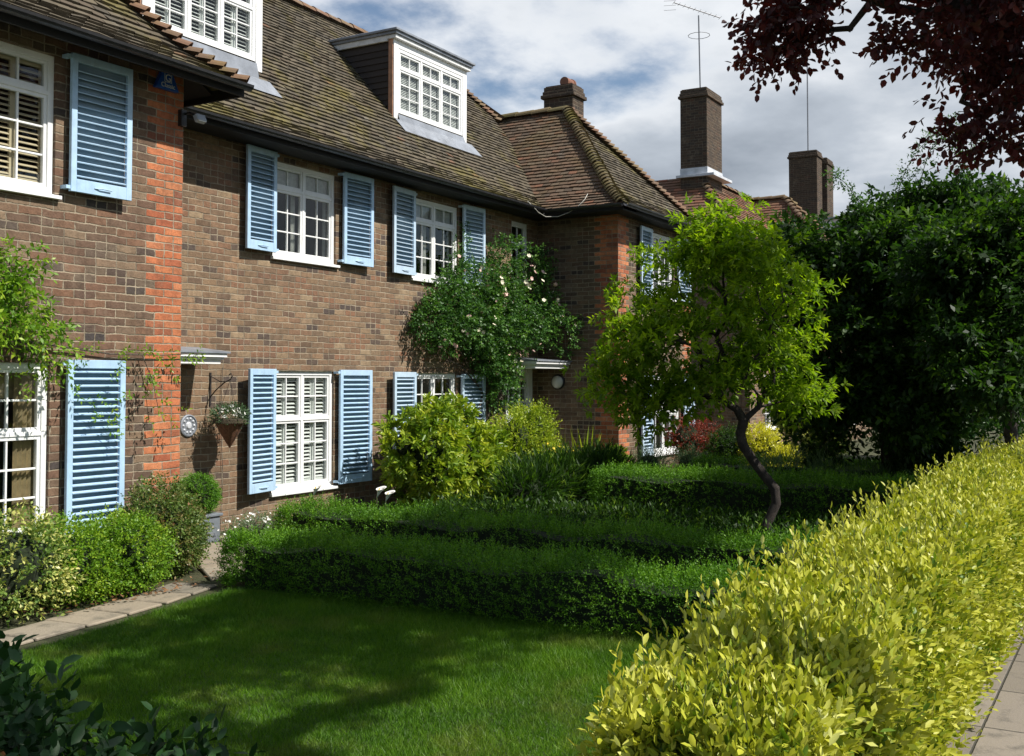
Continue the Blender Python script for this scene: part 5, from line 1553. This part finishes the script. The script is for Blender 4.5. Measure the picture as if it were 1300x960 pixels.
mb.build('stem', M['bark'], cr)
Pf, Df = ell_points(260, lobes, .12, 1.2, .3, 3.5, 2.0); Pf = Pf + Df * .05
kf = Df[:, 1] < .1; Pf = Pf[kf][:100]
blossoms(Pf[::2], .034, M['petal_pink'], 'bloom', cr, 6); blossoms(Pf[1::2], .038, M['petal_cream'], 'bloom', cr, 6)

# ------------------------------------------------------------------ wisteria over the left window
wi = thing('wisteria', (4.6, -1.3, 0), 'creeper with bright green leaves over the left window, trailing shoots across the wall', 'climbing plant')
lobes = [((5.35, -1.40, 2.30), (.42, .2, .30)), ((5.85, -1.38, 2.12), (.26, .16, .18)), ((4.6, -1.42, 2.3), (.6, .24, .36)), ((5.6, -1.38, 2.72), (.22, .14, .16)), ((5.55, -1.38, 2.45), (.3, .15, .14))]
P_, D_ = ell_points(620, lobes, .8, 1.9, .3, 4, 3)
P_[:, 1] = np.minimum(P_[:, 1], -1.24)
D_ = unit(D_ + rng.normal(0, .4, D_.shape) + np.array([[.1, -.5, 0]]))
a = sprigs(P_, D_, .22, 11, .062, .42, 70, .6, False, .3, sag=.35)
path = [(6.0, 2.08), (6.3, 1.98), (6.7, 2.0), (7.1, 2.02), (7.4, 1.98), (7.75, 2.02)]
Pt = []
for i in range(len(path) - 1):
    for s_ in np.linspace(0, 1, 7): Pt.append((path[i][0] + (path[i + 1][0] - path[i][0]) * s_, -1.30, path[i][1] + (path[i + 1][1] - path[i][1]) * s_))
for (x_, z_, kk) in ((6.25, 1.9, 6), (6.55, 1.85, 9), (6.9, 1.85, 5), (7.15, 1.8, 7), (7.3, 1.6, 5), (6.6, 1.55, 5), (5.7, 1.9, 6), (5.35, 1.95, 4)):
    for q in range(kk): Pt.append((x_ + rng.normal(0, .07), -1.36 + rng.normal(0, .03), z_ - q * .06 + rng.normal(0, .03)))
Pt = np.array(Pt); Pt = Pt[rng.random(len(Pt)) < .85]
b_ = sprigs(Pt, unit(np.c_[rng.normal(.1, .5, len(Pt)), rng.normal(-.45, .2, len(Pt)), rng.normal(-.25, .5, len(Pt))]), .15, 9, .05, .40, 65, .5, False, .2, rbase=.4 + .5 * rng.random(len(Pt)))
V, Fc, r = cat_([a, b_]); np_mesh('foliage', V, Fc, L['lime'], wi, r)
mb = MB(); mb.tube([(4.3, -1.24, 0), (4.35, -1.26, 1.2), (4.6, -1.28, 2.05), (5.3, -1.26, 2.12), (6.0, -1.25, 2.06), (6.7, -1.24, 1.99), (7.3, -1.24, 1.99), (7.8, -1.25, 2.02)], [.035, .03, .025, .018, .012, .008, .006, .004], 6)
mb.tube([(7.05, -1.24, 2.0), (7.15, -1.28, 1.75), (7.2, -1.3, 1.5)], [.005, .004, .003], 5); mb.build('stem', M['bark'], wi)
wt = thing('wall_tendril', (8.2, -.02, 0), 'thin bare creeper stem crossing the brick wall below the canopy', 'climbing plant')
mb = MB(); mb.tube([(9.30, -.015, 0), (9.33, -.02, .6), (9.28, -.02, 1.3), (9.31, -.02, 1.9)], .004, 5); mb.build('stem', M['bark'], wt)

# ------------------------------------------------------------------ trees
def tree(name, label, trunk, lobes, leafm, barkm, ntar, r_base, ll, wd, nleaf, nspr, spread, length, group=None, cat='tree', filt=None, up=.2, flat=.6, six=False,
         droop=.15, wob=.05, r_tip=.005, shell=.75, ang=55, whorl=False, sag=0.0, trunk_sel=None, zmin=None, ldroop=0., jit=.25, step=.16):
    o = thing(name, trunk[0], label, cat, group)
    T, _ = ell_points(ntar * 3, lobes, shell, zmin, .15, 2.0, seed=trunk[0][0])
    if filt is not None: T = T[filt(T)]
    T = T[:ntar]
    nodes, par, area, ends = grow(trunk, T, wob=wob, step=step)
    nt = len(trunk)
    skeleton_mesh(nodes, par, area, 'trunk', barkm, o, r_tip, r_base, 9, lambda k: k < nt)
    skeleton_mesh(nodes, par, area, 'branches', barkm, o, r_tip, r_base, 6, lambda k: k >= nt)
    # sprigs around the outer part of each limb
    outer = [k for k in range(nt, len(nodes)) if area[k] <= max(2.5, 0.0)]
    N_ = np.array([nodes[k] for k in outer]); dirs = np.array([(nodes[k] - nodes[par[k]]).normalized() for k in outer])
    idx = rng.integers(0, len(outer), nspr)
    P = N_[idx] + rng.normal(0, spread, (nspr, 3)) * np.array([[1, 1, .55]])
    D = unit((P - N_[idx]) / spread * .7 + dirs[idx] * .6 + rng.normal(0, .35, (nspr, 3)) + np.array([[0, 0, up]]))
    if filt is not None:
        k_ = filt(P); P, D = P[k_], D[k_]
    clump = (idx * 7919 % 97) / 97.0
    if filt is not None: clump = clump[k_]
    V, Fc, r = sprigs(P, D, length * (.6 + .8 * rng.random(len(P))), nleaf, ll, wd, ang, flat, six, droop, rbase=.5 * clump + .5 * rng.random(len(P)), whorl=whorl, sag=sag, ldroop=ldroop, jit=jit)
    np_mesh('crown', V, Fc, leafm, o, r)
    return o


# small bright green tree between the hedges
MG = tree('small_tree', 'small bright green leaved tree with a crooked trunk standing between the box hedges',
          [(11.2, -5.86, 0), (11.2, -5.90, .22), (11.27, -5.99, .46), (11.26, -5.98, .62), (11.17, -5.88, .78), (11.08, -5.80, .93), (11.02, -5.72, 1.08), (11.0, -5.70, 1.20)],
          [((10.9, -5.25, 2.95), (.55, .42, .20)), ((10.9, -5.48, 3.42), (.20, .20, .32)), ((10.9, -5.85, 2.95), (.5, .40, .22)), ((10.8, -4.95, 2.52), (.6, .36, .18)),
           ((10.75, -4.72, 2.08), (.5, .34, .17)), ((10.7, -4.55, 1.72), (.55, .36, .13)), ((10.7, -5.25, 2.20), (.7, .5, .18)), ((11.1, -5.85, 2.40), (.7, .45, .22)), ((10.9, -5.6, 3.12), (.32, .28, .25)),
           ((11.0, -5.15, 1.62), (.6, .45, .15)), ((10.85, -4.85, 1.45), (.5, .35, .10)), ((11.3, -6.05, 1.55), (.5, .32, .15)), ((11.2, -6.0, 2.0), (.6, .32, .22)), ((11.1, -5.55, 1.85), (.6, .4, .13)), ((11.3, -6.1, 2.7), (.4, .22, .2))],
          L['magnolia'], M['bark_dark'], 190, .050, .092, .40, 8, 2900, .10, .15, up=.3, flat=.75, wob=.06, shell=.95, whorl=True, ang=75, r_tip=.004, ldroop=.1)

# dark tree mass on the right
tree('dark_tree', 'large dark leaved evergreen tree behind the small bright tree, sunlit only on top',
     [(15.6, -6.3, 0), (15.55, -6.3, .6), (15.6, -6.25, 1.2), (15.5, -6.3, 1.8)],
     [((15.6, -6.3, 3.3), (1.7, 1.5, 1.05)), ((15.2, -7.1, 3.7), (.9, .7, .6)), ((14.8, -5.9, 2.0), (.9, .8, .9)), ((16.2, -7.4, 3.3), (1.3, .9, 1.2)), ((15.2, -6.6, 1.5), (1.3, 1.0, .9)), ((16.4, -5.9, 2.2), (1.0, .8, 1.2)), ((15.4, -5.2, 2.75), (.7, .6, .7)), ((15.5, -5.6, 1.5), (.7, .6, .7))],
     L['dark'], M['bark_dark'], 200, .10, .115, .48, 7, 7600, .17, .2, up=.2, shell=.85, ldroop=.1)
tree('dark_tree', 'dark glossy leaved tree at the right edge above the golden hedge',
     [(14.2, -8.0, 0), (14.2, -8.0, .6), (14.25, -7.95, 1.2), (14.2, -8.0, 1.7)],
     [((14.1, -8.05, 3.05), (1.3, .8, .95)), ((13.3, -7.85, 1.9), (1.0, .6, .8)), ((15.0, -8.3, 2.4), (1.3, .6, 1.1)), ((13.4, -7.6, 2.9), (.8, .6, .5))],
     L['dark'], M['bark_dark'], 130, .08, .10, .48, 7, 5200, .15, .2, up=.2, shell=.8, ldroop=.1)
tree('far_tree', 'mid green tree filling the gap behind the dark trees',
     [(22.5, -7.2, 0), (22.5, -7.2, 1), (22.5, -7.2, 2)],
     [((22.5, -7.2, 3.3), (2.2, 1.8, 1.7)), ((23.0, -5.6, 2.6), (1.8, 1.5, 1.5)), ((21.5, -7.6, 2.2), (1.6, 1.3, 1.6))],
     L['rose'], M['bark_dark'], 90, .12, .11, .5, 7, 3400, .3, .25, up=.2, shell=.8)
tree('distant_tree', 'distant tree top seen over the roofs beside the tall chimney',
     [(60, 14, 0), (60, 14, 3), (60, 14, 6)], [((60, 14.6, 9.6), (3, 3, 2.2)), ((65, 16, 9), (4, 3, 2.6))],
     L['green'], M['bark_dark'], 60, .3, .36, .6, 6, 4200, .6, .6, shell=.8, step=.6)
# arching rose shoots above the dark trees
ar_ = thing('arching_shoots', (15.3, -6.9, 0), 'long arching rose shoots with small leaves rising above the dark trees', 'climbing plant')
mb = MB(); pts_all = []
for (p0, p1, p2) in (((14.9, -6.5, 3.2), (14.85, -6.45, 4.25), (15.4, -7.1, 4.62)), ((15.0, -6.8, 3.3), (15.1, -6.7, 4.4), (15.3, -7.3, 4.75)), ((15.1, -7.2, 3.3), (15.1, -7.1, 4.3), (15.2, -7.9, 4.5)),
                     ((14.9, -6.4, 3.2), (14.8, -6.1, 4.0), (14.7, -5.7, 4.05)), ((15.2, -7.6, 3.2), (15.1, -7.5, 4.0), (15.1, -7.2, 4.5))):
    up_ = Vector((0, 0, .48)); a_, b2, c2 = Vector(p0), Vector(p1) + up_, Vector(p2) + up_; pp_ = [a_ * (1 - s_) ** 2 + b2 * 2 * s_ * (1 - s_) + c2 * s_ ** 2 for s_ in np.linspace(0, 1, 12)]
    mb.tube([(15.3, -6.9, 0), (15.2, -6.9, 2.0)] + pp_, [.02, .015] + list(np.linspace(.008, .003, 12)), 5)
    for q in range(90):
        s_ = .15 + .85 * rng.random(); v_ = a_ * (1 - s_) ** 2 + b2 * 2 * s_ * (1 - s_) + c2 * s_ ** 2; pts_all.append(tuple(v_ + Vector(rng.normal(0, .045, 3))))
mb.build('stem', M['stem'], ar_)
Pt = np.array(pts_all); V, Fc, r = sprigs(Pt, unit(rng.normal(0, 1, Pt.shape) + np.array([[0, 0, .3]])), .10, 6, .045, .5, 60, .5, False, .2); np_mesh('foliage', V, Fc, L['rose'], ar_, r)

# copper-leaved street tree: trunk outside the frame, crown hanging into the top right corner
keep = lambda P: (P[:, 1] + (P[:, 2] - .9) / 1.18 > -6.75) & (P[:, 2] > 3.05) & (P[:, 1] + P[:, 2] / 1.18 < -3.0)
TR = [(12.6, -10.6, 0), (12.55, -10.6, 1.0), (12.4, -10.5, 2.0), (12.2, -10.4, 3.0), (11.7, -10.2, 3.8)]
CL = [((9.1, -8.75, 4.75), (1.5, .95, .8)), ((8.4, -8.0, 4.5), (.8, .5, .55)), ((8.15, -7.15, 4.55), (.4, .55, .35)), ((8.2, -7.3, 4.9), (.5, .6, .3)), ((8.9, -8.75, 4.0), (.6, .35, .4)), ((9.1, -8.95, 3.95), (.6, .3, .45)), ((9.6, -9.2, 4.3), (.8, .4, .5)), ((8.7, -8.3, 4.3), (.6, .4, .4)), ((8.6, -8.35, 3.75), (.5, .3, .35)), ((10.2, -9.35, 4.3), (1.2, .6, .8)),
      ((9.5, -8.8, 6.2), (2.6, 1.6, 1.3)), ((7.4, -8.7, 6.7), (1.8, 1.3, 1.0)), ((8.6, -9.2, 7.6), (2.4, 1.5, .9)), ((9.6, -10.2, 7.4), (2.2, 1.4, 1.0)), ((10.6, -9.3, 6.0), (1.5, 1.2, 1.1)), ((8.7, -8.75, 3.55), (.45, .3, .25))]
tree('copper_tree', 'copper purple leaved tree whose crown hangs into the top right corner', TR, CL, L['copper'], M['bark_dark'], 440, .17, .072, .62, 7, 8800, .13, .17,
     filt=keep, up=-.15, flat=.45, six=True, droop=.35, shell=.95, r_tip=.0035, ang=60, sag=.2, ldroop=.1)
shade = lambda P: (P[:, 1] + (P[:, 2] - .9) / 1.18 > -6.55) & (P[:, 1] + P[:, 2] / 1.18 < -3.95)
# a second street tree behind the camera whose shade dapples the lawn and hedges
tree('street_tree', 'leafy street tree beside the pavement behind the viewer, shading the lawn', [(4.2, -11.0, 0), (4.2, -11.0, 1.5), (4.2, -10.9, 3.0), (4.3, -10.7, 4.2)],
     [((6.0, -9.6, 6.6), (2.0, 1.6, 1.3)), ((3.2, -10.2, 7.0), (2.2, 1.6, 1.4)), ((8.4, -10.8, 7.4), (1.8, 1.6, 1.2))],
     L['green'], M['bark_dark'], 150, .15, .12, .6, 6, 3000, .20, .25, filt=shade, shell=.9)

# ------------------------------------------------------------------ shrubs beside the wing
shrub('green_shrub', (15.9, -2.05, 0), [((15.9, -2.05, .36), (.26, .24, .34))], L['lime'], 'small bright green shrub at the foot of the orange brick corner of the wing', n=500, nleaf=7, ll=.05, wd=.5, length=.12)
for (x_, y_, lab) in ((16.0, -2.55, 'left of two grey green lavender like tufts below the wing window'), (16.5, -3.05, 'right of two grey green lavender like tufts below the wing window')):
    shrub('grey_green_tuft', (x_, y_, 0), [((x_, y_, .34), (.34, .30, .36))], L['silver'], lab, 'shrub', n=600, nleaf=9, ll=.05, wd=.14, length=.2, ang=22, up=1.0, group='grey green tufts by the wing', stems=0)
shrub('red_tipped_shrub', (17.9, -2.55, 0), [((17.8, -2.5, .72), (.42, .36, .40)), ((18.3, -2.6, .6), (.4, .36, .45))], L['red'], 'shrub with red young leaves below the wing window', n=800, nleaf=7, ll=.05, wd=.4, length=.14)
shrub('dark_conifer', (17.9, -3.2, 0), [((17.9, -3.2, .50), (.40, .36, .52))], L['dark'], 'dark blue green shrub between the red tipped and the golden shrub', n=900, nleaf=8, ll=.05, wd=.3, length=.15)
shrub('golden_shrub', (17.9, -3.85, 0), [((17.9, -3.80, .50), (.38, .34, .52)), ((18.1, -4.1, .30), (.32, .28, .34))], L['yellow'], 'golden yellow shrub seen through the crooked tree', n=1100, nleaf=8, ll=.05, wd=.4, length=.14)
shrub('cream_variegated_shrub', (20.3, -4.1, 0), [((20.3, -4.1, .75), (.65, .55, .75)), ((20.1, -3.7, 1.3), (.55, .45, .5))], L['variegated'], 'tall cream and green variegated shrub behind the golden shrub', n=1700, nleaf=8, ll=.07, wd=.45, length=.17)
shrub('tall_shrub', (25.2, -4.9, 0), [((25.2, -4.9, 1.1), (1.2, 1.0, 1.2)), ((25.4, -5.6, 1.4), (1.3, 1.0, 1.1))], L['dark'], 'tall dark shrub closing the view at the end of the far garden', n=1700, nleaf=8, ll=.10, wd=.45, length=.2)
shrub('grassy_clump', (14.9, -4.9, 0), [((14.9, -5.2, .35), (.3, .9, .38)), ((14.9, -6.6, .35), (.3, .8, .36))], L['silver'], 'soft grey green clump of long leaves between the two furthest box hedges', 'plant', n=700, nleaf=6, ll=.16, wd=.08, length=.18, ang=25, up=1.2, core=False, stems=0)

# ------------------------------------------------------------------ near dark shrub at bottom left
shrub('laurel_bush', (2.6, -6.0, 0), [((2.65, -5.5, .20), (.40, .45, .32)), ((2.4, -6.2, .12), (.40, .5, .30)), ((2.95, -4.8, .22), (.30, .45, .34)), ((3.15, -5.9, .06), (.30, .4, .22))], L['laurel'],
      'dark glossy leaved bush in shade at the bottom left corner', core=False, n=620, nleaf=7, ll=.085, wd=.48, length=.22, ang=60, up=.5, six=True, shell=.6, stems=16, bump_=.3)
# fallen leaves along the path edge
P_ = np.c_[5.2 + 2.0 * rng.random(150), -2.45 + .35 * rng.random(150), np.full(150, .035)]
V, Fc, r = leaves(P_, rng.normal(0, 1, P_.shape) * np.array([[1, 1, .15]]), .03 + .02 * rng.random(150), .6, rng.random(150), .8)
tag(np_mesh('fallen_leaves', V, Fc, L['dead'], None, r), 'dry brown fallen leaves along the edge of the stone path', 'leaves', kind='stuff')

scn.cycles.max_bounces = 8
scn.cycles.diffuse_bounces = 3
scn.cycles.transparent_max_bounces = 12
scn.cycles.use_denoising = True
